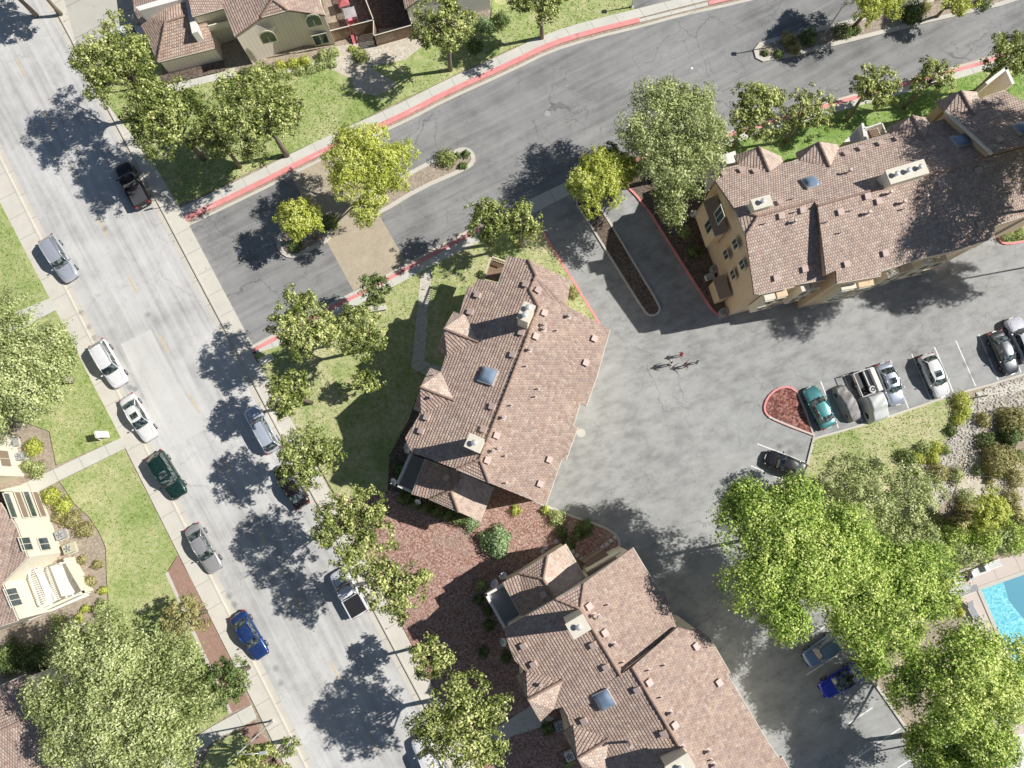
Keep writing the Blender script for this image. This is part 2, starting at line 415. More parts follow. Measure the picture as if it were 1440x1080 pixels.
L(nt, mixc(nt, .5, br.outputs[0], mixc(nt, noise(nt, wpos(nt), .8, 5), (.3, .3, .3), (.7, .7, .7)), 'OVERLAY'), b.inputs['Base Color']); b.inputs['Roughness'].default_value = .9
M['paver'] = m
# ============================================================ THE GROUND
def LC(y): return 25+(y-270)*.5025
def RC(y): return 85+.53*(y-27)
slab('ground', None, 0.0, M['soil'], world=[(-700, -700), (700, -700), (700, 700), (-700, 700)])
ys = (-330, 0, 270, 600, 900, 1300)
slab('street', [(LC(y)+7, y) for y in ys]+[(RC(y)-7, y) for y in ys[::-1]], .006, M['street'])
slab('street_patch', [(170, 484), (212, 463), (250, 540), (292, 602), (237, 631)], .010, M['patch'])
strip('left_gutter', [(LC(y), y) for y in ys], 0.0, .62, .014, .014, M['gutter'])
strip('right_gutter', [(RC(y), y) for y in ys], 0.0, -.62, .014, .014, M['gutter'])
strip('left_kerb', [(LC(y), y) for y in ys], -.16, 0.0, .15, 0, M['curb'])
strip('right_kerb', [(RC(y), y) for y in ys], .16, 0.0, .15, 0, M['curb'])
slab('left_pavement', [(LC(y)-29-(y < 300)*4, y) for y in ys]+[(LC(y)-2, y) for y in ys[::-1]], .12, M['walk'], 0)
slab('right_pavement', [(RC(y)+2, y) for y in ys]+[(RC(y)+(27 if y > 200 else 24), y) for y in ys[::-1]], .12, M['walk'], 0)
def dash(x, y, l=30, k=0):
    a = P(x, y); b_ = P(x+l*.49, y+l*.87); d = (b_-a).normalized(); n = Vector((-d.y, d.x, 0))*.07
    return [a-n, b_-n, b_+n, a+n]
mb = MB()
for x, y in ((-17, 0), (22, 82), (61, 157), (99, 233), (137, 307), (179, 387), (223, 471), (267, 556), (313, 645), (362, 740), (412, 835), (464, 931), (517, 1031)):
    q = dash(x, y, 29); mb.add([(p.x, p.y, .014) for p in q], [(0, 1, 2, 3)], M['yellow'])
tag(mb.build('centre_line'), kind='structure')
# private road and court
NR = [(262, 317), (360, 269), (440, 228), (500, 200), (535, 185), (582, 163), (625, 140), (720, 97), (772, 72), (830, 53), (900, 36), (957, 20), (1040, 2), (1130, -22), (1300, -70), (1600, -150)]
SR = [(353, 487), (392, 464), (475, 421), (510, 403), (571, 370), (657, 322), (760, 282), (850, 236), (930, 212), (1000, 192), (1100, 160), (1165, 141), (1255, 116), (1335, 94), (1380, 81), (1440, 58), (1600, 10)]
slab('private_road', NR+[(1700, -60)]+SR[::-1], .008, M['road'])
slab('paver_crossing', [(408, 246), (440, 228), (480, 209), (573, 372), (535, 390), (497, 409)], .016, M['paver'])
slab('parking_court', [(738, 290), (860, 232), (907, 287), (995, 427), (1007, 442), (1020, 446), (1062, 385), (1250, 340), (1400, 318), (1405, 342), (1440, 338), (1700, 260), (1800, 420), (1600, 480), (1440, 525), (1392, 541), (1337, 556), (1240, 589), (1145, 616),
     (1134, 653), (1085, 700), (1150, 830), (1216, 942), (1297, 1058), (1420, 1250), (1200, 1300), (890, 790), (870, 765), (867, 752), (845, 740), (767, 712), (700, 690), (760, 500), (842, 454), (806, 395), (757, 315)], .012, M['court'])
slab('cross_pavement', [(740, 283), (804, 252), (862, 224), (870, 238), (808, 270), (748, 301)], .022, M['walk2'])
# kerbs of the private road
NK = [(263, 311), (360, 265), (440, 224), (500, 196), (535, 181), (582, 159), (625, 136), (720, 93), (772, 67), (830, 49), (900, 32)]
strip('north_gutter', [(x, y+4) for x, y in NK]+[(957, 20), (1040, 2), (1130, -22)], -.28, .05, .018, .018, M['gutter'], smooth=1)
strip('north_red_kerb', NK, 0, .58, .15, 0, M['red'], smooth=1)
strip('north_pale_kerb', [(900, 32), (957, 18), (997, 8)], 0, .4, .10, 0, M['walk2'])
strip('north_red_kerb', [(997, 8), (1040, -2), (1130, -27), (1300, -75)], 0, .48, .15, 0, M['red'])
strip('north_pavement', NK+[(957, 17), (1040, -3), (1130, -28), (1300, -76)], .54, 1.65, .12, 0, M['walk2'], smooth=1)
SK = [(353, 492), (392, 471), (475, 426), (510, 409), (571, 376), (657, 329), (672, 322)]
strip('south_gutter', SK, 0, .35, .018, .018, M['gutter'])
strip('south_red_kerb', SK, -.40, 0, .15, 0, M['red'])
strip('south_pavement', SK, -1.55, -.38, .12, 0, M['walk2'])
SK2 = [(862, 234), (930, 212), (1000, 196), (1100, 165), (1165, 146), (1255, 121), (1335, 99), (1380, 87), (1440, 66), (1600, 15)]
strip('south_gutter', SK2, 0, .3, .018, .018, M['gutter'])
strip('south_red_kerb', SK2, -.42, 0, .15, 0, M['red'])
strip('south_pavement', SK2, -1.5, -.40, .12, 0, M['walk2'])
# lawns and beds (raised)
G, G2, DG = M['grass'], M['grass2'], M['drygrass']
slab('front_lawn', [(-300, -190), (-56, 165), (0, 283), (71, 420), (0, 449), (-300, 580)], .135, G, 0)
slab('garden_path', [(72, 419), (80, 436), (0, 478), (-300, 620), (-300, 580), (0, 449)], .128, M['walk2'], 0)
slab('front_lawn', [(80, 437), (107, 490), (132, 541), (171, 616), (80, 654), (71, 607), (0, 580), (-200, 640), (-300, 622), (0, 479)], .135, G, 0)
slab('garden_path', [(172, 615), (176, 631), (82, 677), (50, 694), (20, 700), (-100, 735), (-100, 715), (30, 682)], .128, M['walk2'], 0)
slab('front_lawn', [(85, 677), (175, 632), (250, 780), (233, 806), (253, 850), (322, 1003), (297, 1021), (200, 1075), (140, 1080), (156, 880), (151, 810), (150, 770), (140, 747), (125, 725), (107, 710)], .135, G, 0)
slab('mow_strip', [(233, 806), (237, 803), (257, 848), (327, 1001), (322, 1003), (253, 850)], .140, M['curb'], 0)
m, nt, b = newmat('brick_paving'); br = N(nt, 'ShaderNodeTexBrick', Scale=1.0, Color1=(.36, .18, .13, 1), Color2=(.45, .27, .2, 1), Mortar=(.35, .3, .25, 1), **{'Mortar Size': .012, 'Brick Width': .22, 'Row Height': .11}); L(nt, wpos(nt, -SROT), br.inputs['Vector']); L(nt, br.outputs[0], b.inputs['Base Color']); b.inputs['Roughness'].default_value = .9; M['brick'] = m
slab('brick_strip', [(250, 782), (268, 812), (345, 972), (352, 990), (327, 1001), (257, 848), (237, 803)], .132, M['brick'], 0)
slab('garden_path', [(353, 991), (361, 1010), (300, 1043), (255, 1080), (200, 1110), (190, 1090), (297, 1022)], .129, M['walk2'], 0)
slab('brick_strip', [(359, 1015), (395, 1075), (420, 1120), (396, 1130), (340, 1026)], .132, M['brick'], 0)
slab('front_lawn', [(338, 1027), (392, 1130), (250, 1130), (300, 1045)], .135, DG, 0)
slab('driveway', [(75, -60), (110, 70), (123, 68), (155, 52), (195, 45), (190, 0), (150, -90)], .126, M['drive'], 0)
slab('front_lawn', [(100, 72), (128, 118), (212, 222), (250, 288), (290, 273), (360, 238), (392, 223), (470, 189), (515, 166), (565, 141), (600, 126), (657, 97), (740, 60), (802, 37), (892, 14), (885, -20), (700, -20), (690, 28), (600, 55), (470, 66), (430, 92), (300, 108), (230, 122), (225, 60), (160, 60)], .135, G, 0)
slab('lawn_dirt_patch', [(462, 68), (580, 50), (600, 62), (570, 85), (520, 95), (560, 120), (530, 136), (500, 130), (495, 112), (470, 100), (445, 92)], .141, M['sand'])
slab('garden_path', [(230, 122), (318, 101), (330, 96), (334, 108), (300, 115), (236, 133), (205, 150), (196, 140)], .142, M['walk2'])
slab('garden_path', [(350, 118), (400, 97), (450, 88), (470, 80), (476, 84), (455, 95), (405, 102), (362, 122), (352, 132)], .145, M['walk2'])
slab('front_bed', [(225, 108), (315, 86), (318, 100), (230, 121)], .150, M['darkmulch'])
slab('north_lawn', [(690, 28), (885, -14), (1150, -90), (700, -80)], .10, G2, 0)
slab('side_road', [(892, 14), (957, -2), (950, -120), (850, -120)], .137, M['road'])
slab('back_yard', [(450, -60), (480, 45), (580, 35), (570, -60)], .137, M['darkmulch'])
slab('middle_lawn', [(357, 498), (392, 487), (475, 444), (552, 404), (610, 373), (672, 341), (738, 300), (757, 316), (806, 396), (842, 455), (770, 500), (700, 640), (560, 660), (548, 690), (500, 705), (470, 693)], .135, DG, 0)
slab('garden_path', [(592, 386), (608, 378), (603, 425), (597, 508), (640, 525), (640, 540), (606, 532), (579, 517)], .141, M['walk'])
slab('soil_bed', [(585, 560), (575, 590), (548, 640), (545, 690), (620, 700), (600, 600)], .140, M['darkmulch'])
slab('mulch_bed', [(471, 694), (500, 705), (548, 690), (620, 660), (740, 690), (768, 713), (845, 741), (867, 753), (873, 763), (860, 777), (900, 830), (960, 1000), (830, 1200), (760, 1250), (560, 868)], .10, M['mulch'], 0)
slab('garden_path', [(700, 1022), (745, 993), (780, 1010), (760, 1022), (722, 1034), (640, 1075), (632, 1062)], .108, M['walk'])
strip('court_kerb', [(744, 700), (767, 711), (800, 724), (845, 739), (860, 747), (869, 755), (872, 765), (868, 774), (858, 781)], -.14, .1, .17, 0, M['curb'], smooth=1)
slab('driveway_bed', [(862, 236), (930, 214), (1000, 198), (1060, 350), (1040, 436), (1016, 446), (1007, 440), (995, 425), (905, 285)], .12, M['darkmulch'], 0)
slab('north_strip_lawn', [(1000, 211), (1100, 180), (1165, 161), (1255, 136), (1335, 115), (1440, 82), (1600, 40), (1600, 180), (1300, 260), (1010, 290)], .135, G2, 0)
strip('driveway_red_kerb', [(868, 248), (905, 285), (950, 356), (995, 427), (1006, 441), (1021, 447)], -.16, .08, .16, 0, M['red'], smooth=1)
strip('driveway_red_kerb', [(757, 317), (806, 396), (843, 456)], .12, -.12, .16, 0, M['red'])
pl = [(808, 285), (820, 301), (866, 375), (905, 437), (912, 444), (921, 444), (928, 438), (927, 429), (893, 373), (865, 325), (836, 280), (818, 272)]
slab('planter_bed', pl, .10, M['darkmulch'], 0); strip('planter_kerb', pl, -.08, .12, .16, 0, M['curb'], closed=True, smooth=1)
# median islands
i1 = [(393, 344), (397, 330), (415, 312), (440, 303), (460, 315), (462, 330), (455, 340), (437, 347), (416, 359), (402, 357)]
slab('median_bed', i1, .11, M['soil'], 0); strip('median_kerb', i1, -.05, .38, .15, 0, M['curb'], closed=True, smooth=1)
i2 = [(500, 295), (540, 265), (590, 234), (642, 210), (657, 208), (667, 216), (668, 230), (655, 240), (590, 268), (535, 302), (510, 308)]
slab('median_bed', i2, .11, M['soil'], 0); strip('median_kerb', i2, .05, -.4, .15, 0, M['curb'], closed=True, smooth=1)
i3 = [(1060, 71), (1068, 61), (1090, 54), (1179, 33), (1205, 27), (1305, 0), (1500, -60), (1500, -22), (1405, 9), (1292, 35), (1192, 60), (1120, 78), (1073, 87), (1063, 82)]
slab('median_bed', i3, .11, M['soil'], 0); strip('median_kerb', i3, .05, -.42, .15, 0, M['curb'], closed=True, smooth=0)
# right hand side
rr = [(1075, 573), (1080, 560), (1093, 548), (1108, 546), (1119, 553), (1131, 580), (1141, 611), (1110, 598), (1082, 584)]
slab('red_rock_island', rr, .10, M['redrock'], 0)
strip('island_red_kerb', [(1143, 612), (1110, 600), (1080, 587), (1073, 575), (1078, 559), (1092, 546), (1109, 543), (1121, 551)], -.14, .06, .16, 0, M['red'], smooth=1)
strip('island_kerb', [(1142, 611), (1112, 599), (1081, 586)], -.05, .12, .17, 0, M['curb'])
strip('lot_kerb', [(1121, 552), (1133, 580), (1144, 614)], -.08, .08, .15, 0, M['curb'])
strip('lot_kerb', [(1075, 700), (1100, 672), (1134, 652), (1143, 616), (1190, 603), (1240, 588), (1337, 555), (1392, 540), (1440, 525), (1600, 472)], -.18, .04, .15, 0, M['curb'])
strip('lot_kerb', [(1085, 702), (1150, 832), (1216, 943), (1297, 1059), (1420, 1250)], -.05, .2, .15, 0, M['curb'])
slab('east_bed', [(1400, 332), (1406, 341), (1416, 343), (1440, 339), (1600, 300), (1600, 200), (1440, 300)], .14, G2, 0)
strip('east_red_kerb', [(1400, 326), (1406, 341), (1416, 344), (1440, 340), (1600, 300)], -.1, .14, .17, 0, M['red'], smooth=1)
slab('garden_lawn', [(1143, 618), (1190, 604), (1240, 590), (1334, 558), (1340, 600), (1325, 625), (1290, 645), (1270, 680), (1240, 700), (1262, 755), (1240, 790), (1150, 780), (1100, 700), (1136, 655)], .135, DG, 0)
slab('gravel_creek', [(1388, 544), (1440, 527), (1520, 510), (1520, 560), (1410, 578), (1368, 616), (1343, 655), (1328, 690), (1310, 720), (1295, 770), (1268, 770), (1262, 745), (1285, 705), (1310, 662), (1325, 632), (1345, 602), (1352, 575)], .06, M['gravel'], 0)
slab('sandy_path', [(1362, 634), (1395, 645), (1440, 655), (1440, 720), (1400, 700), (1355, 700), (1340, 700)], .05, M['sand'], 0)
slab('concrete_pad', [(1372, 552), (1440, 535), (1440, 548), (1376, 566)], .09, M['walk2'], 0)
# parking lines
mb = MB()
def pline(a, b_, w=.06):
    p, q = P(*a), P(*b_); d = (q-p).normalized(); n = Vector((-d.y, d.x, 0))*w
    mb.add([(r.x, r.y, .018) for r in (p-n, q-n, q+n, p+n)], [(0, 1, 2, 3)], M['white'])
for a, b_ in (((1120, 550), (1144, 612)), ((1154, 536), (1179, 602)), ((1186, 527), (1212, 593)), ((1222, 519), (1244, 584)), ((1252, 507), (1278, 576)), ((1282, 498), (1310, 564)), ((1314, 488), (1341, 553)), ((1344, 479), (1372, 543)), ((1376, 470), (1404, 535)), ((1408, 460), (1436, 524)),
              ((1065, 624), (1134, 651)), ((1056, 655), (1100, 674)), ((1160, 881), (1110, 911)), ((1179, 920), (1134, 949)), ((1227, 995), (1182, 1025)), ((1266, 1024), (1207, 1064)), ((1297, 1058), (1262, 1080)), ((1320, 1100), (1280, 1125))): pline(a, b_)
tag(mb.build('bay_line_marking'), kind='structure')
# pool
m, nt, b = newmat('pool_caustic_plaster')
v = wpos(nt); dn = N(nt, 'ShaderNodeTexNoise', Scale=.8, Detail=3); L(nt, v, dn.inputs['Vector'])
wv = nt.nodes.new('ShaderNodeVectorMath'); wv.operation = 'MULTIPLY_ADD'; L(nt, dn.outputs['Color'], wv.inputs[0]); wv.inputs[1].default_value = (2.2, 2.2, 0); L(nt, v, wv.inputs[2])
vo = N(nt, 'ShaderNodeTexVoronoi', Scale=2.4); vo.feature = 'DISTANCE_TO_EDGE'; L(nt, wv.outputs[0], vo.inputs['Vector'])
c = ramp(nt, vo.outputs[0], [(0, (.60, .88, .88)), (.05, (.30, .72, .78)), (.16, (.14, .58, .68)), (.4, (.08, .48, .60))]); L(nt, c, b.inputs['Base Color'])  # bright web of light focused by the ripples, painted into the floor colour
M['caustic_plaster'] = m
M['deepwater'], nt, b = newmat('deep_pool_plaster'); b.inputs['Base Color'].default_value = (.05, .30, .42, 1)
m, nt, b = newmat('pool_water'); b.inputs['Base Color'].default_value = (.8, .97, 1, 1); b.inputs['Roughness'].default_value = .03
tr = nt.nodes.new('ShaderNodeBsdfTransparent'); tr.inputs[0].default_value = (.82, .98, 1, 1); mx = nt.nodes.new('ShaderNodeMixShader'); mx.inputs[0].default_value = .08
L(nt, tr.outputs[0], mx.inputs[1]); L(nt, b.outputs[0], mx.inputs[2]); L(nt, mx.outputs[0], [n for n in nt.nodes if n.type == 'OUTPUT_MATERIAL'][0].inputs[0])
bump(nt, noise(nt, wpos(nt), 3, 4), b, .4, .05); M['water'] = m
pool = [(1378, 829), (1440, 807), (1560, 765), (1560, 1010), (1440, 985), (1428, 940), (1400, 880)]
deck = [(1335, 812), (1352, 800), (1393, 789), (1428, 780), (1600, 730), (1600, 1200), (1300, 1200), (1330, 1040), (1380, 960), (1362, 880), (1338, 830)]
slab('pool_deck', deck, .10, M['deckp'], 0)
strip('pool_coping', pool, -.02, .35, .16, .05, M['curb'], closed=True)
slab('pool_floor', pool, .112, M['caustic_plaster'])
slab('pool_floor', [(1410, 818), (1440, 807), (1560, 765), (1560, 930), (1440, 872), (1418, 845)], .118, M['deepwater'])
slab('pool_water', pool, .15, M['water'])
slab('service_yard', [(1310, 1080), (1400, 1040), (1440, 1030), (1500, 1150), (1330, 1150)], .13, M['whitewall'], 0)
# rocks in the creek
creek = [P(x, y) for x, y in ((1388, 544), (1440, 530), (1500, 560), (1415, 582), (1375, 618), (1352, 655), (1340, 690), (1320, 720), (1300, 770), (1268, 770), (1262, 745), (1285, 705), (1310, 662), (1325, 632), (1345, 602), (1352, 575))]
def inside(x, y, pg):
    r = False; n = len(pg); j = n-1
    for i in range(n):
        if (pg[i][1] > y) != (pg[j][1] > y) and x < (pg[j][0]-pg[i][0])*(y-pg[i][1])/(pg[j][1]-pg[i][1])+pg[i][0]: r = not r
        j = i
    return r
mb = MB(); x0 = min(p.x for p in creek); x1 = max(p.x for p in creek); y0 = min(p.y for p in creek); y1 = max(p.y for p in creek)
k = 0
while k < 1500:
    x = random.uniform(x0, x1); y = random.uniform(y0, y1)
    if not inside(x, y, creek): continue
    k += 1; r = random.uniform(.05, .15); a = random.uniform(0, 3)
    vs = []
    for z, q in ((0.0, .9), (.6, 1.0), (1.0, .5)):
        for t in range(6): vs.append((x+r*q*cos(a+t*pi/3)*random.uniform(.8, 1.2), y+r*.75*q*sin(a+t*pi/3)*random.uniform(.8, 1.2), .06+z*r*.8))
    fs = [(j*6+i, j*6+(i+1) % 6, j*6+6+(i+1) % 6, j*6+6+i) for j in range(2) for i in range(6)]+[tuple(range(12, 18))]
    mb.add(vs, fs, M['rock'] if random.random() < .8 else M['stone'])
tag(mb.build('creek_stones'), 'loose grey and white stones filling the dry creek bed', 'stones', kind='stuff')
# painted words on the red kerbs
def words(text, px, py, px2, py2, size=.22, z=.156):
    a, b_ = P(px, py), P(px2, py2); ang = atan2(b_.y-a.y, b_.x-a.x)
    cu = bpy.data.curves.new('kerb_lettering', 'FONT'); cu.body = text; cu.size = size; cu.align_x = 'LEFT'; cu.materials.append(M['white'])
    o = bpy.data.objects.new('kerb_lettering', cu); COL.objects.link(o)
    dg = bpy.context.evaluated_depsgraph_get(); me = bpy.data.meshes.new_from_object(o.evaluated_get(dg)); bpy.data.objects.remove(o)
    o = bpy.data.objects.new('kerb_lettering', me); COL.objects.link(o); o.location = (a.x, a.y, z); o.rotation_euler = (0, 0, ang)
    me.materials.clear(); me.materials.append(M['white']); tag(o, kind='structure')
for q in ((289, 297, 303, 290), (441, 223, 455, 216), (577, 159, 590, 153), (1003, 5, 1015, 2)): words('NO PARKING', *q)
for q in ((622, 347, 634, 341), (486, 420, 497, 414)): words('NO PARKING', *q)
# manholes
def disc(name, px, py, r, mat, z=.02, n=24):
    c = P(px, py); mb = MB(); mb.add([(c.x+r*cos(2*pi*i/n), c.y+r*sin(2*pi*i/n), z) for i in range(n)], [tuple(range(n))], mat)
    return mb.build(name, loc=(c.x, c.y, 0))

m, nt, b = newmat('oil_stain'); b.inputs['Base Color'].default_value = (.10, .10, .10, 1); b.inputs['Roughness'].default_value = .7
g_ = nt.nodes.new('ShaderNodeTexCoord'); gr = nt.nodes.new('ShaderNodeTexGradient'); gr.gradient_type = 'SPHERICAL'; mp = nt.nodes.new('ShaderNodeMapping'); L(nt, g_.outputs['Object'], mp.inputs[0]); mp.inputs['Scale'].default_value = (2.2, 2.2, 2.2); L(nt, mp.outputs[0], gr.inputs[0])
tr = nt.nodes.new('ShaderNodeBsdfTransparent'); mx = nt.nodes.new('ShaderNodeMixShader'); L(nt, mth(nt, 'MULTIPLY', mth(nt, 'MULTIPLY', gr.outputs[1], noise(nt, wpos(nt), 5, 5, .7)), .55), mx.inputs[0]); L(nt, tr.outputs[0], mx.inputs[1]); L(nt, b.outputs[0], mx.inputs[2]); L(nt, mx.outputs[0], [n for n in nt.nodes if n.type == 'OUTPUT_MATERIAL'][0].inputs[0]); M['oil'] = m
for x, y in ((1358, 512), (1366, 528), (1390, 500), (1296, 530), (1232, 968), (1205, 1010), (1240, 1040), (1268, 1060), (1096, 628), (1110, 636), (125, 460), (133, 476), (113, 440), (243, 700), (330, 850), (322, 838), (388, 940), (395, 960), (208, 443), (148, 322), (1130, 930), (1196, 948)):
    o = disc('oil_stain', x, y, .45, M['oil'], .021); o.data.transform(Matrix.Translation((0, 0, -.021))); o.location.z = .021; tag(o, kind='structure')
# ============================================================ TREES AND SHRUBS
def leaves_mesh(name, C, NRM, size, tone, mat, aspect=.62):
    """many small four-sided leaves: centres C, normals NRM"""
    n = len(C); r = RNG.normal(size=(n, 3))
    t = r-(r*NRM).sum(1, keepdims=True)*NRM; t /= np.linalg.norm(t, axis=1, keepdims=True)+1e-9
    s = np.cross(NRM, t); sz = size*RNG.uniform(.4, 1.0, (n, 1))**1.3*1.75
    fold = NRM*sz*.18
    V = np.empty((n, 4, 3)); V[:, 0] = C-t*sz*.5; V[:, 1] = C+s*sz*.5*aspect+fold; V[:, 2] = C+t*sz*.5; V[:, 3] = C-s*sz*.5*aspect+fold
    me = bpy.data.meshes.new(name); me.vertices.add(n*4); me.vertices.foreach_set('co', V.reshape(-1).astype(np.float32))
    me.loops.add(n*4); me.loops.foreach_set('vertex_index', np.arange(n*4, dtype=np.int32))
    me.polygons.add(n); me.polygons.foreach_set('loop_start', np.arange(0, n*4, 4, dtype=np.int32))
    a = me.attributes.new('tone', 'FLOAT', 'POINT'); a.data.foreach_set('value', np.repeat(np.clip(tone, 0, 1), 4).astype(np.float32))
    me.materials.append(mat); me.update(); me.validate()
    return me
def crown_points(R, Hh, dens, lobes, clump, flat=.6, ragged=.25, gap=.0):
    """leaf centres in clumps on the skins of overlapping lobes; R radius, Hh half height"""
    LO = []; p1, p2 = RNG.uniform(0, 6.28, 2)
    for i in range(lobes):
        a = i*2.399+RNG.uniform(-.4, .4); rr = R*sqrt((i+.5)/lobes)*.80*(1+.13*sin(3*a+p1)+.09*sin(5*a+p2))
        zz = Hh*(.75*sqrt(max(0, 1-(rr/R)**2))-.1)+RNG.uniform(-.22, .2)*Hh
        LO.append((rr*cos(a), rr*sin(a), zz, R*RNG.uniform(.26, .42)*(1.15-.35*rr/R)*sqrt(12/max(12, lobes))*1.22))
    LO = np.array(LO)
    nc = int(dens*pi*R*R/30)
    li = RNG.integers(0, lobes, nc); d = RNG.normal(size=(nc, 3)); d[:, 2] = np.where(RNG.random(nc) < .8, np.abs(d[:, 2]), d[:, 2]); d /= np.linalg.norm(d, axis=1, keepdims=True)
    rad = LO[li, 3]*RNG.uniform(.72, 1.0+ragged, nc)
    cc = LO[li, :3]+d*rad[:, None]*np.array([1, 1, .8*min(1.3, Hh/R+.3)])
    if gap > 0:
        keep = RNG.random(nc) > gap*(.5+.5*np.sin(cc[:, 0]*1.9+cc[:, 1]*.7)*np.sin(cc[:, 1]*2.3-cc[:, 0]*.5)); cc = cc[keep]; d = d[keep]; nc = len(cc)
    per = 30; ci = np.repeat(np.arange(nc), per); n = len(ci)
    off = RNG.normal(size=(n, 3))*clump*np.array([.5, .5, .33])
    C = cc[ci]+off
    on = off/(np.linalg.norm(off, axis=1, keepdims=True)+1e-9)
    NR = d[ci]*.5+on*.55+RNG.normal(size=(n, 3))*.42+np.array([0, 0, .45]); NR /= np.linalg.norm(NR, axis=1, keepdims=True)
    ct = RNG.uniform(-.25, .25, nc); lt = RNG.uniform(-.13, .13, lobes)[li]
    if gap > 0: lt = lt[keep]
    ct = ct+lt+RNG.uniform(-.07, .07)
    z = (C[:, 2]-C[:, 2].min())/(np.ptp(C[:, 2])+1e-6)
    tone = .25+ct[ci]+.46*z**1.3+RNG.normal(size=n)*.17+np.where(off[:, 2] > 0, .10, -.13)  # light painted in: leaves high in crown and clump paler, low ones darker
    return C, NR, tone, LO
KIND = {  # leaf size, clump radius, clumps density, lobes per r, gap, mat, bark
 'A': (.18, .33, 370, 3.8, .56, 'A', 'bark'), 'Y': (.15, .29, 620, 4.5, .05, 'Y', 'bark'), 'C': (.17, .40, 400, 4.2, .3, 'C', 'barkw'),
 'D': (.17, .42, 640, 3.8, .25, 'D', 'bark'), 'K': (.17, .32, 380, 2.8, .15, 'K', 'bark'), 'O': (.16, .3, 260, .8, .1, 'O', 'bark'), 'F': (.18, .4, 230, .9, .1, 'F', 'bark'),
 'W': (.16, .40, 230, 3.0, .35, 'C', 'barkw')}
def tree(name, label, cx, cy, rpx, zc, kind, group=None, zf=.75, sx=1.0, sy=1.0, dens=1.0, tr=1.0):
    """cx, cy, rpx: outline of the crown in the picture; zc: height of the crown's middle"""
    c = P(cx, cy, zc); R = (P(cx+rpx, cy, zc)-c).length
    lf, cl, dn, lb, gap, mt, bk = KIND[kind]
    root = empty(name, (c.x, c.y, 0), 0, label, 'tree', group)
    Hh = min(R*zf, zc-1.2)
    cl2 = cl*min(1.25, .7+R*.09)
    sx *= random.uniform(.94, 1.08); sy *= random.uniform(.94, 1.08); gap = gap*random.uniform(.6, 1.35); lb = lb*random.uniform(.75, 1.3)
    C, NR, tone, LO = crown_points(R, Hh, dn*dens, max(5, int(7+R*lb)), cl2, gap=gap)
    C = C*np.array([sx, sy, 1])+np.array([0, 0, zc])
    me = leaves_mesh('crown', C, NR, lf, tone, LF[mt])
    o = bpy.data.objects.new('crown', me); COL.objects.link(o); o.parent = root
    mb = MB(); r0 = (.10+R*.035)*tr; zb = max(1.0, zc-Hh*1.05)
    jx, jy = random.uniform(-.3, .3), random.uniform(-.3, .3)
    mb.tube([(0, 0, 0), (jx*.3, jy*.3, zb*.5), (jx, jy, zb), (jx*1.2, jy*1.2, zc)], [r0*1.25, r0, r0*.85, r0*.45], M[bk], 9)
    idx = list(range(len(LO)))
    for i in idx:
        l = LO[i]; z1 = zb+(zc-zb)*random.uniform(0, .5)
        e = Vector((l[0]*sx, l[1]*sy, l[2]+zc+l[3]*.35)); s_ = Vector((jx, jy, z1)); md = (s_+e)/2+Vector((l[0]*.12, l[1]*.12, .2))
        mb.tube([s_, md, e], [r0*.42, r0*.26, r0*.09], M[bk], 5, cap=False)
        for q in range(3):
            a = random.uniform(0, 2*pi); e2 = e+Vector((cos(a)*l[3]*.7, sin(a)*l[3]*.7, random.uniform(-.1, .5)*l[3]))
            mb.tube([md.lerp(e, .6), e2], [r0*.16, r0*.04], M[bk], 4, cap=False)
    mb.build('trunk', root, smooth=True)
    return root
ST_ = 'street trees along the right kerb'
tree('street_tree', 'broad glossy tree over the white driveway corner, topmost on the right kerb of the street', 172, 100, 63, 8.6, 'A', 'street trees')
tree('street_tree', 'glossy tree behind the parked open-bed pickup, on the lawn corner', 240, 172, 60, 8.0, 'A', 'street trees')
tree('lawn_tree', 'large glossy tree on the lawn in front of the arched-window house', 368, 165, 66, 8.2, 'A', 'lawn trees by the top houses')
tree('lawn_tree', 'glossy tree squeezed between the street corner tree and the larger lawn tree', 305, 195, 36, 6.5, 'A', 'lawn trees by the top houses', dens=.8)
tree('lawn_tree', 'loose-crowned tree in front of the house with the dark wooden fence', 626, 48, 46, 6.5, 'A', 'lawn trees by the top houses')
tree('lawn_tree', 'dark tree cut by the top edge beside the side road', 765, 2, 44, 6.2, 'A', 'lawn trees by the top houses')
tree('street_tree', 'dark tree at the top edge casting shade over the upper street', 46, -22, 40, 5.0, 'A', 'street trees')
tree('street_tree', 'tree beyond the top edge shading the top left corner of the street', -10, -40, 50, 7, 'A', 'street trees')
tree('median_tree', 'large round yellow-green tree on the median by the paver crossing', 523, 247, 63, 6.4, 'Y', 'yellow-green median trees', zf=.85)
tree('median_tree', 'small yellow-green tree on the rounded west tip of the median', 425, 311, 31, 4.8, 'Y', 'yellow-green median trees')
tree('planter_tree', 'bright yellow tree at the head of the driveway planter', 838, 262, 40, 7.6, 'Y', None, sy=1.2)
tree('planter_tree', 'smaller yellow-green tree between the yellow planter tree and the tall green tree', 872, 246, 26, 6.0, 'Y', None)
tree('tall_tree', 'tallest green tree, at the west end of the long top right building', 942, 208, 82, 7.6, 'C', None, zf=.75, sy=1.14, dens=1.25)
tree('tall_tree', 'dark tree tucked below the pale shoulder of the tall green tree', 858, 232, 26, 4.5, 'K', None)
N_ = 'dark trees along the north side of the long building'
tree('strip_tree', 'dark tree with pink flowers touching the tall green tree, first along the north strip', 1055, 165, 44, 6.2, 'A', N_)
tree('strip_tree', 'narrow dark tree second along the north strip, above the first roof dormers', 1132, 163, 33, 5.6, 'A', N_)
tree('strip_tree', 'dark spiky tree third along the north strip, beside the open balcony', 1225, 130, 35, 5.8, 'A', N_)
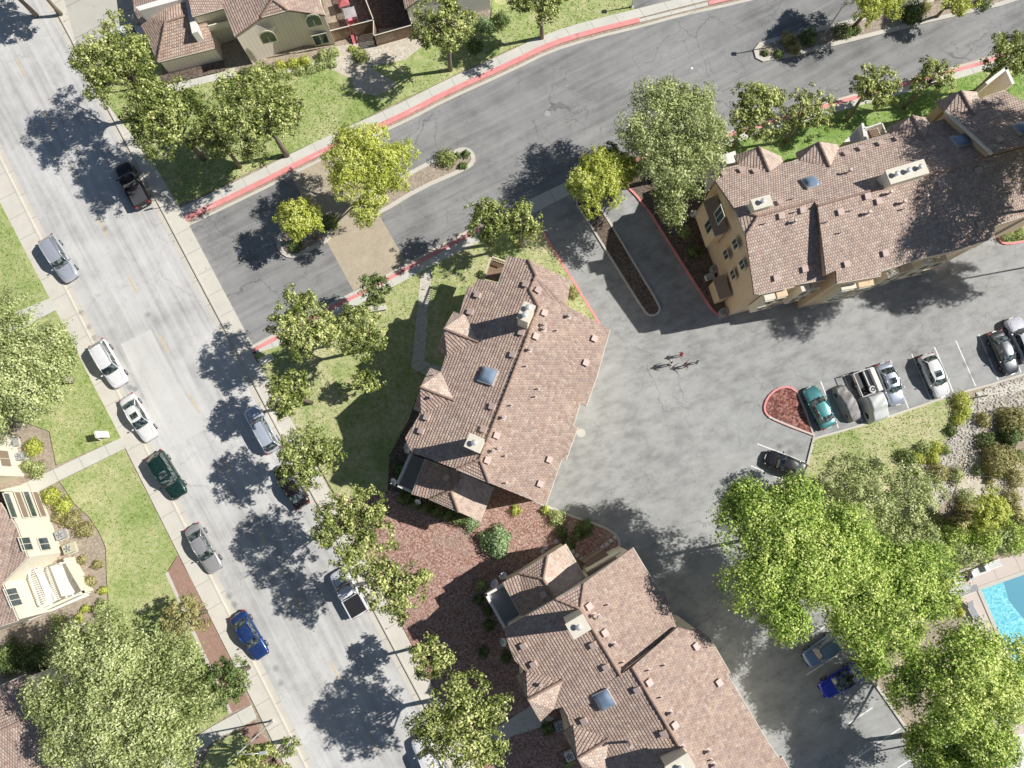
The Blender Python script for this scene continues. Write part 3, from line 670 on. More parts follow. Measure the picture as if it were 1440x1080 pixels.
tree('strip_tree', 'small airy dark tree fourth along the north strip, above the last dormers', 1308, 115, 30, 5.2, 'A', N_, dens=.8)
tree('strip_tree', 'dark tree at the right edge past the curved white balcony wall', 1418, 88, 38, 5.6, 'A', N_)
tree('median_tree', 'bright chartreuse tree on the upper median cut by the top edge', 1226, 3, 46, 4.4, 'Y', 'yellow-green median trees')
tree('median_tree', 'small chartreuse tree near the top right end of the upper median', 1341, -3, 27, 3.2, 'Y', 'yellow-green median trees')
tree('tall_tree', 'tall tree beyond the right edge, shading the end of the long roof', 1548, 250, 92, 17, 'C', None, zf=.5, sy=1.2, tr=.5)
tree('tall_tree', 'second tall tree beyond the right edge shading the court below the long roof', 1700, 283, 78, 15.5, 'C', None, zf=.35, tr=.3, sx=1.45, sy=.62)
tree('tall_tree', 'third tall tree beyond the right edge, shading the far end of the roof', 1580, 138, 98, 17, 'C', None, zf=.4, tr=.4)
tree('corner_tree', 'large glossy tree at the corner of street and private road', 432, 460, 52, 8.2, 'A', 'street trees')
tree('corner_tree', 'medium glossy tree right of the large corner tree', 510, 470, 38, 6.8, 'A', 'street trees')
tree('kerb_tree', 'small dark round tree standing over the red kerb by the paver crossing', 530, 409, 23, 4.2, 'K', None)
tree('street_tree', 'glossy tree below the white bench by the street corner', 411, 554, 37, 6.8, 'A', 'street trees')
tree('lawn_tree', 'small round tree alone on the shaded lawn west of the middle building', 517, 536, 20, 3.2, 'A', None)
tree('street_tree', 'glossy tree beside the dark maroon sedan', 438, 642, 44, 7.4, 'A', 'street trees')
tree('street_tree', 'large glossy tree above the white pickup at the edge of the red mulch', 500, 745, 60, 8.2, 'A', 'street trees')
tree('street_tree', 'glossy tree right of the white pickup with the black bed', 558, 824, 46, 9.0, 'A', 'street trees')
tree('street_tree', 'small glossy tree over the pavement below the mulch corner', 606, 921, 31, 5.8, 'A', 'street trees')
tree('street_tree', 'large glossy tree at the bottom edge left of the lower building', 652, 1012, 68, 8.8, 'A', 'street trees')
tree('entry_tree', 'twin glossy tree at the corner of the driveway, left of the pair', 688, 313, 33, 6.4, 'A', None)
tree('entry_tree', 'twin glossy tree at the corner of the driveway, right of the pair', 733, 317, 29, 6.2, 'A', None)
tree('big_tree', 'big pale green tree at the left edge beside the white sedans', 42, 520, 88, 6.8, 'C', None, dens=1.1)
tree('big_tree', 'widest tree of all, pale green crown filling the bottom left corner', 185, 985, 132, 7.5, 'C', None, zf=.55, dens=1.15)
tree('strip_tree', 'yellowish small tree on the brick strip above the widest pale tree', 268, 868, 32, 3.6, 'O', None)
tree('strip_tree', 'green small tree with pink blossom on the brick strip below the blue sedan', 322, 957, 34, 5.2, 'K', None)
tree('strip_tree', 'dark glossy tree at the bottom edge by the street lamp', 376, 1072, 42, 6, 'A', None)
tree('parking_tree', 'large bright green tree overhanging the court, closest to the dark parked car', 1099, 772, 102, 11.2, 'D', 'bright green parking trees', dens=1.1, sy=1.08, zf=.6, tr=.5)
tree('parking_tree', 'bright green tree above the two lower parked blue cars', 1228, 838, 92, 8.5, 'D', 'bright green parking trees', sx=1.12)
tree('parking_tree', 'bright green tree covering the pool corner at the bottom right', 1347, 966, 92, 7.5, 'D', 'bright green parking trees', sx=1.1, sy=1.1)
tree('parking_tree', 'bright green tree cut by the bottom edge below the pool', 1320, 1065, 55, 6.0, 'D', 'bright green parking trees')
tree('airy_tree', 'thin pale tree with open feathery crown between the lawn and the large green tree', 1195, 690, 56, 5.5, 'W', None, dens=1.2)
tree('airy_tree', 'thin pale tree leaning over the stone creek', 1268, 692, 46, 5.0, 'W', None, dens=1.2)
tree('airy_tree', 'pale tree above the gap between the two large parking trees', 1270, 765, 45, 5.0, 'C', None)
tree('garden_tree', 'bright chartreuse tree in the sandy garden by the creek', 1386, 718, 30, 3.6, 'Y', None)
# shrubs
def shrub(label, px, py, rpx, kind='K', h=None, cat='shrub', name='shrub', group=None, sx=1, sy=1, base=.12):
    c = P(px, py, .6); R = (P(px+rpx, py, .6)-c).length; h = h or R*1.1
    lf, cl, dn, lb, gap, mt, bk = KIND[kind]
    n = int(900*R*R+150)
    d = RNG.normal(size=(n, 3)); d[:, 2] = np.abs(d[:, 2]); d /= np.linalg.norm(d, axis=1, keepdims=True)
    wob = 1+.14*np.sin(d[:, 0]*5+px)+.12*np.sin(d[:, 1]*6+py)
    C = d*(RNG.uniform(.55, 1.05, n)*wob)[:, None]*np.array([R*sx, R*sy, h]); C[:, 2] += base
    NR = d+RNG.normal(size=(n, 3))*.5+np.array([0, 0, .3]); NR /= np.linalg.norm(NR, axis=1, keepdims=True)
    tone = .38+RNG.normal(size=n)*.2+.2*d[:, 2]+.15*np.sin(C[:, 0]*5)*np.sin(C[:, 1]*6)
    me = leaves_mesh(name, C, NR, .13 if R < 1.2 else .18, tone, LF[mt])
    o = bpy.data.objects.new(name, me); COL.objects.link(o); o.location = (c.x, c.y, 0); tag(o, label, cat, group)
    return o
SH = [
 ('dark round shrub on the median right of the small yellow tree', 464, 312, 13, 'K'), ('leafy shrub on the east median between large yellow tree and rounded tip', 627, 222, 15, 'A'),
 ('low shrub at the rounded east tip of the median, upper one', 655, 214, 6, 'K'), ('low shrub at the rounded east tip of the median, lower one', 651, 231, 6, 'K'), ('tiny shrub touching the leafy median shrub on its right', 643, 217, 5, 'K'),
 ('spreading green shrub under the small yellow median tree', 413, 345, 10, 'K'),
 ('dark clipped shrub alone at the west tip of the upper median', 1078, 72, 5, 'K'), ('pale flowering shrub on the upper median, upper of two', 1110, 53, 12, 'O'), ('pale flowering shrub on the upper median, lower of two', 1118, 66, 10, 'O'),
 ('dark shrub touching the pale flowering shrubs on their right', 1138, 50, 14, 'K'), ('black-green shrub low on the upper median left of the pale ones', 1096, 74, 7, 'K'), ('dark shrub right of the upper median lamp', 1186, 42, 13, 'K'),
 ('small dark shrub below the chartreuse tree, left side', 1205, 40, 8, 'K'), ('large dark shrub right of the big chartreuse tree', 1284, 17, 17, 'K'), ('small dark shrub at the top edge right of the second chartreuse tree', 1385, 2, 12, 'K'), ('brown-green shrub between the two chartreuse trees', 1303, 6, 9, 'O'),
 ('yellow-green shrub at the foot of the arched-window wall, first from the left', 393, 91, 9, 'Y'), ('yellow-green shrub at the foot of the arched-window wall, second from the left', 412, 87, 9, 'Y'), ('yellow-green shrub at the foot of the arched-window wall, third from the left', 427, 84, 9, 'Y'),
 ('green shrub under the square lower window', 455, 76, 10, 'C'), ('tall green shrub at the corner below the wooden fence', 467, 72, 9, 'C'), ('leafy shrub on the pale patch below the fence', 506, 77, 12, 'A'), ('small shrub against the pale wall by the fence', 494, 66, 5, 'Y'),
 ('blue-green round shrub by the top right house corner', 681, 34, 13, 'F'), ('dark shrub right of the blue-green one at the house corner', 705, 26, 13, 'K'), ('dark shrub near the base of the house corner tree', 668, 62, 12, 'K'),
 ('shrub at the dark corner of the arched-window house', 345, 100, 9, 'K'),
 ('yellow-green shrub beside the upper condenser at the left edge', 45, 628, 14, 'Y'), ('leafy green shrub beside the path at the left edge', 50, 660, 13, 'C'), ('green shrub between the condensers and the path', 36, 655, 9, 'C'),
 ('tall green shrub at the corner of the shuttered window bay', 70, 697, 14, 'Y'), ('long green shrub right of the shuttered bay', 88, 712, 14, 'Y'), ('brown-tinged shrub below the shuttered bay', 100, 732, 14, 'O'), ('pale brown shrub right of the grey condenser', 117, 745, 13, 'O'), ('dry shrub between bay wall and condenser', 82, 727, 10, 'O'),
 ('small ball shrub in the left bed, upper', 113, 788, 7, 'O'), ('small ball shrub in the left bed beside the lawn edge', 134, 795, 7, 'O'), ('small ball shrub by the trellis corner', 123, 819, 9, 'O'), ('tiny ball shrub right of the trellis corner', 142, 831, 6, 'Y'),
 ('leafy shrub at the edge of the widest tree', 141, 856, 13, 'C'), ('small bright shrub beneath the trellis wall', 117, 857, 6, 'Y'), ('small bright shrub left of the leafy one', 107, 871, 7, 'Y'), ('pale shrub against the long white wall', 79, 877, 12, 'C'), ('dark hedge in shade at the left edge', 15, 925, 22, 'K'), ('dark hedge in shade left of the widest tree', 48, 925, 20, 'K'),
 ('reddish shrub on the shaded driveway', 157, 46, 7, 'O'), ('dark shrub beside the car on the shaded driveway', 176, 43, 8, 'K'),
 ('round blue-green shrub in the red mulch between the two buildings', 698, 760, 23, 'F'), ('bright shrub at the south corner of the low wing', 662, 737, 12, 'F'), ('low green shrub in the red mulch below the wide roof, left', 725, 718, 8, 'Y'), ('low green shrub in the red mulch beside the court kerb', 767, 718, 7, 'Y'), ('green shrub pair member beside the court kerb, larger', 783, 728, 13, 'C'),
 ('dark green shrub at the end of the stepping stones', 823, 742, 13, 'K'), ('green shrub below the kerb shrubs', 790, 750, 9, 'K'), ('dark shrub close to the low gable of the lower building', 800, 765, 10, 'K'), ('dark shrub left of the stepping stones', 813, 752, 10, 'K'),
 ('round shrub in the shade left of the lower building, upper', 676, 823, 9, 'C'), ('round shrub in the shade left of the lower building, middle', 673, 845, 8, 'K'), ('round shrub in the shade left of the lower building, lower', 686, 860, 8, 'K'), ('round shrub in the shade left of the lower balcony', 688, 880, 9, 'K'),
 ('small shrub in the dark mulch by the large bottom tree', 680, 918, 9, 'K'), ('small shrub in the dark mulch, right', 712, 925, 8, 'K'),
 ('shrub in the notch between dormers of the lower building', 770, 1025, 10, 'K'), ('dark shrub under the lower dormer at the bottom edge', 800, 1075, 9, 'C'),
 ('green shrub in the shaded bed beside the red driveway kerb, upper', 963, 325, 10, 'C'), ('green shrub in the shaded bed beside the red driveway kerb, lower', 977, 352, 11, 'K'), ('red-tipped shrub in the notch of the middle roof', 806, 411, 9, 'O'),
 ('shrub against the railing of the upper balcony', 677, 385, 6, 'K'), ('shrub beside the flat grey balcony', 560, 660, 9, 'K'),
 ('tall clipped shrub between lawn and creek, largest', 1354, 563, 14, 'Y'), ('clipped shrub just below the largest clipped one', 1357, 579, 12, 'Y'), ('small clipped shrub at the lawn edge', 1350, 590, 9, 'Y'), ('dark clipped shrub at the lawn corner', 1340, 605, 9, 'K'),
 ('leafy shrub left of the cluster by the creek', 1274, 643, 12, 'K'), ('bright shrub in the cluster by the creek, left', 1292, 645, 10, 'Y'), ('dark leafy shrub at the top of the cluster', 1300, 629, 11, 'C'), ('round shrub at the top right of the cluster', 1318, 629, 10, 'Y'), ('bright round shrub at the bottom of the cluster', 1314, 644, 11, 'Y'), ('small green shrub right of the cluster', 1332, 632, 8, 'C'),
 ('dark shrub standing alone on the lawn', 1234, 655, 12, 'K'), ('dark small shrub beside the lawn edge near the creek', 1262, 721, 8, 'K'),
 ('large olive shrub at the right edge near the creek', 1425, 590, 22, 'O'), ('dark shrub below the large olive one', 1422, 612, 18, 'K'), ('dark shrub in deep shade by the creek', 1388, 620, 13, 'K'), ('large grey-green shrub in the sandy garden', 1405, 650, 26, 'O'), ('green shrub at the right edge beside the grey-green one', 1438, 640, 10, 'C'),
 ('olive shrub at the right edge of the sandy path', 1430, 672, 14, 'O'), ('olive shrub below the sandy path at the right edge', 1425, 700, 13, 'O'), ('brown shrub beneath the chartreuse garden tree', 1360, 725, 18, 'O'), ('rust coloured shrub in the creek shade', 1310, 735, 18, 'O'),
 ('brown shrub right of the rust coloured one', 1345, 740, 18, 'O'), ('brown shrub at the right edge below the sandy garden', 1428, 725, 17, 'O'),
 ('olive shrub on the creek bank below the round cluster', 1322, 665, 15, 'O'), ('green shrub on the creek bank left of the sandy path', 1345, 668, 13, 'C'), ('dark shrub in the creek middle', 1300, 690, 12, 'K'), ('grey-green shrub at the upper creek bend', 1385, 590, 12, 'O'),
 ('leafy shrub beside the bright tree in the sandy garden', 1362, 700, 13, 'C'), ('green shrub at the end of the sandy path', 1412, 728, 15, 'C'), ('dark green shrub below the rust coloured one', 1300, 755, 16, 'K'), ('green shrub at the creek edge above the hedge', 1330, 755, 15, 'C'), ('small green shrub on the pale sand', 1378, 662, 7, 'C'), ('tiny olive shrub on the pale sand', 1395, 676, 6, 'O'),
 ('small boxwood by the loungers, upper', 1346, 845, 9, 'Y'), ('small boxwood by the loungers, lower', 1352, 862, 8, 'Y'),
 ('clipped hedge bush beside the pool deck at the sunbather', 1328, 822, 12, 'Y'),
 ('green shrub under the red-kerbed end of the long building', 1418, 330, 10, 'C'), ('green shrub at the right edge beyond the long building', 1436, 326, 11, 'C'),
]
for s in SH: shrub(*s)
for k, (x, y, r) in enumerate(((1318, 790, 20), (1345, 785, 22), (1372, 772, 22), (1395, 765, 20), (1418, 765, 20), (1440, 760, 20), (1332, 765, 16), (1290, 770, 16))):
    shrub('leafy bush in the green hedge along the upper edge of the pool deck', x-2, y-11, r+4, 'C' if k % 2 else 'D', 3.0, 'hedge bush', 'hedge_bush', 'hedge bushes above the pool deck')
for k, (x, y, r) in enumerate(((570, 700, 11), (585, 707, 10), (600, 713, 10), (615, 719, 11), (630, 725, 10), (645, 731, 10))):
    shrub('dark bush in the hedge along the low wing of the middle building', x, y, r, 'K', 1.2, 'hedge bush', 'hedge_bush', 'hedge bushes along the low wing')
for k, (x, y) in enumerate(((352, 112), (365, 108), (378, 104), (392, 100), (420, 97), (436, 94), (450, 90), (465, 86))):
    shrub('low ground-hugging bush in the green border below the arched-window wall', x, y, 9, 'C', .5, 'border bush', 'border_bush', 'border bushes below the arched-window wall')

def scatter(name, label, polys, n, size, mat, z, tilt, mean=.5):
    """small blades or leaves strewn over traced areas, one object each"""
    pts = []
    for pg in polys:
        w_ = [P(x, y) for x, y in pg]; xs = [p.x for p in w_]; ys_ = [p.y for p in w_]
        ar = abs(sum(w_[i].x*w_[(i+1) % len(w_)].y-w_[(i+1) % len(w_)].x*w_[i].y for i in range(len(w_))))/2
        k = int(n*ar); m_ = 0
        bx = (max(-60, min(xs)), min(62, max(xs)), max(-30, min(ys_)), min(60, max(ys_)))
        for _ in range(int(k*1.6)):
            x = random.uniform(bx[0], bx[1]); y = random.uniform(bx[2], bx[3])
            if inside(x, y, w_): pts.append((x, y, z)); m_ += 1
            if m_ >= k: break
    C = np.array(pts); NR = RNG.normal(size=C.shape)*np.array([1, 1, tilt]); NR[:, 2] = np.abs(NR[:, 2])+.05; NR /= np.linalg.norm(NR, axis=1, keepdims=True)
    big = np.sin(C[:, 0]*.55+np.sin(C[:, 1]*.4)*2)*np.sin(C[:, 1]*.6+1.3*np.sin(C[:, 0]*.33))
    me = leaves_mesh(name, C, NR, size, mean+big*.22+RNG.normal(size=len(C))*.22, LF[mat]); o = bpy.data.objects.new(name, me); COL.objects.link(o); tag(o, label, 'grass' if mat == 'G' else 'leaves', kind='stuff'); return o
LW = [[(0, 300), (68, 420), (0, 449)], [(80, 437), (107, 490), (132, 541), (171, 616), (80, 654), (71, 607), (40, 590), (10, 470)], [(85, 677), (175, 632), (250, 780), (233, 806), (253, 850), (322, 1003), (297, 1021), (200, 1075), (160, 880), (151, 810), (150, 770), (140, 747), (125, 725), (107, 710)],
      [(128, 118), (212, 222), (250, 288), (290, 273), (360, 238), (392, 223), (470, 189), (515, 166), (500, 132), (440, 95), (330, 112), (230, 125)], [(565, 141), (657, 97), (740, 60), (802, 37), (892, 14), (885, -10), (700, -10), (690, 28), (610, 70)]]
LW2 = [[(357, 500), (392, 487), (475, 446), (552, 406), (610, 375), (672, 343), (690, 380), (640, 440), (570, 600), (545, 690), (500, 705), (470, 693)], [(740, 302), (757, 318), (803, 396), (840, 455), (720, 380)], [(1143, 620), (1190, 606), (1240, 592), (1334, 560), (1340, 600), (1325, 625), (1290, 645), (1270, 680), (1240, 700), (1262, 755), (1240, 790), (1150, 780), (1136, 656)], [(1010, 211), (1100, 182), (1165, 163), (1255, 138), (1335, 117), (1440, 84), (1440, 160), (1240, 200), (1010, 250)]]
scatter('grass_blades', 'short mown grass blades over the front lawns', LW, 34, .12, 'G', .16, .45, .42); scatter('grass_blades', 'patchy grass blades over the lawns around the long buildings', LW2, 30, .12, 'G', .16, .45, .50)
MU = [[(471, 694), (548, 692), (740, 692), (845, 741), (873, 763), (860, 777), (780, 830), (700, 900), (740, 1000), (760, 1100), (650, 1080), (560, 868)]]
scatter('fallen_leaves', 'fallen leaves and chips strewn over the mulch bed', MU, 5, .13, 'L', .115, 2.5, .5)
GU = [[(LC(y)+1, y) for y in (200, 600, 1080)]+[(LC(y)+16, y) for y in (1080, 600, 200)], [(RC(y)-16, y) for y in (0, 500, 1080)]+[(RC(y)+24, y) for y in (1080, 500, 0)]]
scatter('fallen_leaves', 'dry leaves gathered along the street gutters', GU[:1], 2.2, .12, 'L', .03, 2.5, .45); scatter('fallen_leaves', 'dry leaves dropped on the right pavement and gutter', GU[1:], 2.2, .12, 'L', .14, 2.5, .45)
scatter('fallen_leaves', 'dry leaves dropped on the shaded garden soil', [[(1262, 745), (1350, 600), (1440, 600), (1440, 760), (1300, 780)], [(55, 690), (107, 712), (150, 790), (150, 870), (90, 880), (75, 740)]], 5, .12, 'L', .07, 2.5, .5)
# ============================================================ VEHICLES
def loft(sections, mat, closed_ends=True):
    """sections: list of (x, [(y,z)...]) half profiles from the top centre to the sill; mirrored"""
    mb = MB(); vs = []; n = len(sections[0][1]); full = 2*n-1
    for x, pr in sections:
        ring = [(x, -y, z) for y, z in pr[::-1]]+[(x, y, z) for y, z in pr[1:]]
        vs += ring
    fs = []
    for i in range(len(sections)-1):
        for k in range(full-1): fs.append((i*full+k, i*full+k+1, (i+1)*full+k+1, (i+1)*full+k))
        fs.append((i*full+full-1, i*full, (i+1)*full, (i+1)*full+full-1))
    if closed_ends: fs += [tuple(range(full))[::-1], tuple(range((len(sections)-1)*full, len(sections)*full))]
    mb.add(vs, fs, mat)
    return mb
def subsurf(o, lv=1):
    m = o.modifiers.new('round', 'SUBSURF'); m.levels = lv; m.render_levels = lv
PAINTS = {}
def car(label, front, rear, style, col, metal=.0, sunroof=False, rails=False, group=None, cat='car', length=None, tarp=None, name=None, spoiler=False, glassroof=False):
    f, r = P(*front, .5), P(*rear, .5); c = (f+r)/2; ang = atan2(f.y-r.y, f.x-r.x)
    LN = length or min(5.5, max(4.1, (f-r).length))
    key = (col, metal)
    if key not in PAINTS: PAINTS[key] = paint('car_paint', col, metal)
    pm = PAINTS[key]
    W = {'suv': 1.92, 'pickup': 1.98}.get(style, 1.82)/2
    HB = {'sedan': .92, 'hatch': .98, 'suv': 1.08, 'wagon': 1.02, 'pickup': 1.12, 'coupe': .9}[style]  # shoulder
    HR = {'sedan': 1.43, 'hatch': 1.5, 'suv': 1.70, 'wagon': 1.60, 'pickup': 1.80, 'coupe': 1.36}[style]
    a = LN/2
    nm = name or {'suv': 'parked_suv', 'pickup': 'pickup_truck', 'wagon': 'parked_wagon'}.get(style, 'parked_car')
    root = empty(nm, (c.x, c.y, .012), ang, label, cat, group)
    # cabin positions along x (front positive): windscreen base, roof front, roof rear, rear glass base
    cab = {'sedan': (.40, .13, -.42, -.72), 'coupe': (.36, .08, -.36, -.74), 'hatch': (.44, .18, -.62, -.86), 'suv': (.42, .20, -.70, -.90), 'wagon': (.42, .18, -.72, -.92), 'pickup': (.40, .20, -.10, -.16)}[style]
    xw, xf, xr, xb = (k*a for k in cab)
    bed = style == 'pickup'
    def prof(x, w, zt, zl=.28): return [(0, zt+.03), (w*.45, zt+.025), (w*.80, zt-.01), (w*.95, zt-.08), (w, zt-.24), (w*.985, .55), (w*.96, .38), (w*.9, zl)]
    hood = HB-.04
    if bed:
        S = [(-a, prof(0, W*.93, HB-.25)), (-a+.08, prof(0, W*.97, HB-.12))]
        S += [(-a*.5, prof(0, W, HB-.10)), (xb, prof(0, W, HB-.08)), (xb+.25, prof(0, W, HB))]
    else:
        tz = HB-.02 if style in ('sedan', 'coupe') else HB
        S = [(-a, prof(0, W*.72, tz-.32, .36)), (-a+.07, prof(0, W*.88, tz-.12, .32)), (-a+.28, prof(0, W*.96, tz)), (xb, prof(0, W*.99, HB)), (xb*.4, prof(0, W, HB))]
    S += [(xw*.2, prof(0, W, HB)), (xw+.05, prof(0, W*.99, hood)), (a*.72, prof(0, W*.97, hood-.08)), (a*.88, prof(0, W*.93, hood-.17, .3)), (a*.965, prof(0, W*.82, hood-.28, .32)), (a, prof(0, W*.62, hood-.42, .38))]
    body = loft(S, pm).build('body', root, smooth=True); subsurf(body)
    # greenhouse glass
    wb, wr = W*.92, W*.70 if style not in ('suv', 'pickup') else W*.76
    def gh(k, zz, grow=0.0):
        t = (zz-HB)/(HR-HB)
        return None
    mb = MB()
    B_ = [(xw, wb*.86), (xw-.22, wb*.97), (0, wb), (xb+.2, wb*.97), (xb, wb*.84)]
    T_ = [(xf, wr*.90), (xf-.10, wr), ((xf+xr)/2, wr*1.03), (xr+.1, wr), (xr, wr*.90)]
    vs = [(x, y, HB-.06) for x, y in B_]+[(x, -y, HB-.06) for x, y in B_[::-1]]+[(x, y, HR-.06) for x, y in T_]+[(x, -y, HR-.06) for x, y in T_[::-1]]
    GL = M['carglass']
    fs_side = [(i, i+10, i+11, i+1) for i in range(4)]+[(i, i+10, i+11, i+1) for i in range(5, 9)]
    mb.add(vs, fs_side, GL); mb.build('side_windows', root)
    def curved(bx, by, tx, ty, nm_, sgn):
        q = MB(); V = []
        for zi, (xx, yy, zz) in enumerate(((bx, by, HB-.05), ((bx+tx)/2+sgn*.06, (by+ty)/2, (HB+HR)/2+.02), (tx, ty, HR-.045))):
            for k in range(7):
                u = -1+k/3; V.append((xx+sgn*(.10*(1-u*u)), yy*u, zz))
        q.add(V, [(j*7+k, j*7+k+1, j*7+8+k, j*7+7+k) for j in range(2) for k in range(6)], GL)
        return q.build(nm_, root, smooth=True)
    curved(xw, wb*.86, xf, wr*.90, 'windscreen', 1)
    curved(xb, wb*.84, xr, wr*.90, 'rear_window', -1)
    # roof panel
    q = MB(); V = []; nx, ny = 7, 7; x0, x1 = xr-.03, xf+.06
    for i in range(nx):
        u = i/(nx-1); x = x0+(x1-x0)*u; w = wr*(.93+.12*(1-(2*u-1)**2)); zz = HR-.035*(2*u-1)**2
        for k in range(ny):
            s = -1+2*k/(ny-1); V.append((x+(.05*(1-s*s)*(1 if u > .5 else -1) if i in (0, nx-1) else 0), w*s, zz-.035*s*s-(.05 if abs(s) == 1 else 0)))
    q.add(V, [(i*ny+k, i*ny+k+ny, i*ny+k+ny+1, i*ny+k+1) for i in range(nx-1) for k in range(ny-1)], GL if glassroof else pm)
    rf = q.build('roof', root, smooth=True)
    if sunroof:
        q = MB(); xs = xf-.15; q.box((xs-.35 if not rails else xs-.55, 0, HR+.004), (.62 if not rails else 1.1, wr*1.15, .02), GL); q.build('sunroof', root)
    # pillars
    q = MB()
    for s in (-1, 1):
        q.tube([(xw+.02, s*wb*.88, HB-.06), (xf, s*wr*.93, HR-.05)], .045, pm, 6)
        q.tube([(xb, s*wb*.86, HB-.06), (xr, s*wr*.93, HR-.05)], .07, pm, 6)
        q.tube([(xw, s*wb*.92, HB-.02), (0, s*wb*1.02, HB-.015), (xb, s*wb*.9, HB-.02)], .03, pm, 5)
        q.tube([(xf, s*wr*.94, HR-.05), ((xf+xr)/2, s*wr*1.06, HR-.04), (xr, s*wr*.94, HR-.05)], .04, pm, 5)
    q.build('pillars', root, smooth=True)
    q = MB()
    for s in (-1, 1): q.tube([((xf+xw)/2*.3-.1, s*(wb*1.0), HB-.04), ((xf+xw)/2*.3-.14, s*(wr*1.04), HR-.05)], .035, M['black'], 5)
    q.build('centre_pillars', root)
    if rails:
        for s in (-1, 1):
            q = MB(); q.tube([(xf-.1, s*wr*.92, HR-.01), (xf-.25, s*wr*.94, HR+.05), (xr+.25, s*wr*.94, HR+.05), (xr+.1, s*wr*.92, HR-.01)], .022, M['steel'], 6); q.build('roof_rail', root, smooth=True)
    for s in (-1, 1):
        q = MB(); q.box((xw-.18, s*(W+.10), HB+.03), (.12, .22, .15), pm, top=.8); q.build('mirror', root, bevel=.02)
        q = MB(); q.box((a*.86, s*W*.70, hood-.30), (.34, .30, .13), M['headlight'], rz=-s*.35, top=.7); q.build('headlight', root, bevel=.02)
        q = MB(); q.box((-a+.08, s*W*.72, HB-.24), (.16, .34, .16), M['taillight'], rz=s*.25, top=.8); q.build('tail_light', root, bevel=.02)
    for sx in (.60, -.60):
        for s in (-1, 1):
            q = MB(); q.tube([(a*sx, s*(W-.22), .33), (a*sx, s*(W-.01), .33)], .33, M['tyre'], 20); w_ = q.build('wheel', root, smooth=False)
            q = MB(); q.tube([(a*sx, s*(W-.05), .33), (a*sx, s*(W+.008), .33)], [.21, .20], M['rim'], 12); q.build('rim', w_)
    q = MB(); q.box((a+.0, 0, .5), (.05, .5, .12), M['steel']); q.box((a*.93, 0, .34), (.34, W*1.3, .1), M['black']); q.build('front_bumper', root)
    q = MB(); q.box((-a-.01, 0, .55), (.04, .5, .12), M['steel']); q.box((-a*.97, 0, .34), (.2, W*1.5, .12), M['black']); q.build('rear_bumper', root)
    # bonnet and boot shut lines, wipers
    q = MB()
    for s in (-1, 1): q.tube([(xw+.12, s*W*.74, hood+.008), (a*.72, s*W*.66, hood-.068), (a*.88, s*W*.5, hood-.15)], .008, M['black'], 4)
    q.tube([(xw+.14, -W*.5, hood+.02), (xw-.05, W*.1, HB+.05)], .012, M['black'], 4); q.tube([(xw+.14, 0, hood+.02), (xw-.03, W*.55, HB+.05)], .012, M['black'], 4)
    q.build('wipers', root)
    if bed:
        q = MB(); bx0, bx1 = -a+.12, xb-.08; zt = HB-.0
        for s in (-1, 1): q.box(((bx0+bx1)/2, s*(W-.09), zt-.06), (bx1-bx0+.1, .15, .12), pm)
        q.box((bx0, 0, zt-.12), (.08, W*2-.1, .22), pm)
        q.box((bx1, 0, zt-.05), (.06, W*2-.2, .2), pm); q.build('bed_sides', root, bevel=.015)
        q = MB(); q.box(((bx0+bx1)/2, 0, zt-.085 if tarp != 'cover' else zt-.01), (bx1-bx0-.04, W*2-.3, .02), M['black']); 
        if tarp != 'cover':
            for k in range(9): q.box(((bx0+bx1)/2, -W*.72+k*W*.18, zt-.07), (bx1-bx0-.08, .03, .015), M['deckmat'])
        q.build('bed_cover' if tarp == 'cover' else 'bed_floor', root)
    return root
GS, GP = 'cars parked on the left side of the street', 'cars parked in the upper row of bays'
GR = 'cars parked on the right side of the street'
car('silver-grey estate SUV with roof rails, topmost on the left kerb of the street', (103, 394), (66, 335), 'suv', (.56, .59, .66), .35, rails=True, group=GS)
car('white SUV with roof rails parked second on the left kerb, behind the white sedan', (172, 542), (137, 482), 'suv', (.82, .82, .82), rails=True, group=GS)
car('white sedan with dark sunroof parked next to the white sign on the lawn', (214, 618), (178, 558), 'sedan', (.82, .82, .80), sunroof=True, group=GS)
car('dark green SUV with long glass sunroof, parked where the garden path meets the street', (255, 698), (218, 638), 'suv', (.015, .06, .05), .5, sunroof=True, group=GS)
car('grey sedan parked between the dark green SUV and the blue sedan', (305, 803), (270, 740), 'sedan', (.48, .47, .47), .35, group=GS)
car('dark blue sedan parked lowest on the left kerb by the brick strip', (370, 924), (334, 863), 'sedan', (.03, .08, .28), .5, group=GS)
car('dark maroon pickup truck with its open bed, parked in tree shade on the right kerb', (170, 228), (205, 293), 'pickup', (.022, .014, .017), .3, cat='pickup truck', group=GR)
car('silver-blue wagon with roof rails parked on the right kerb opposite the white sedan', (352, 573), (386, 634), 'wagon', (.62, .68, .78), .3, rails=True, group=GR)
car('dark maroon sedan parked on the right kerb behind the silver-blue wagon', (393, 655), (427, 712), 'sedan', (.016, .010, .012), .3, group=GR)
car('white pickup truck with black bed cover parked under the large glossy street tree', (474, 802), (508, 864), 'pickup', (.78, .80, .84), 0, tarp='cover', cat='pickup truck', group=GR)
car('white van-like car half hidden under the large tree at the bottom edge', (588, 1035), (618, 1095), 'suv', (.8, .8, .82), 0, group=GR)
car('white sedan in the shade at the foot of the driveway by the garage wing', (203, 47), (160, 55), 'sedan', (.8, .82, .88), 0)
car('teal sedan beside the red rock island', (1137, 545), (1166, 601), 'sedan', (.10, .33, .34), .4, group=GP)
car('light silver-blue sedan with sunroof parked right of the pale covered truck', (1263, 569), (1240, 511), 'sedan', (.48, .53, .62), .4, sunroof=True, group=GP)
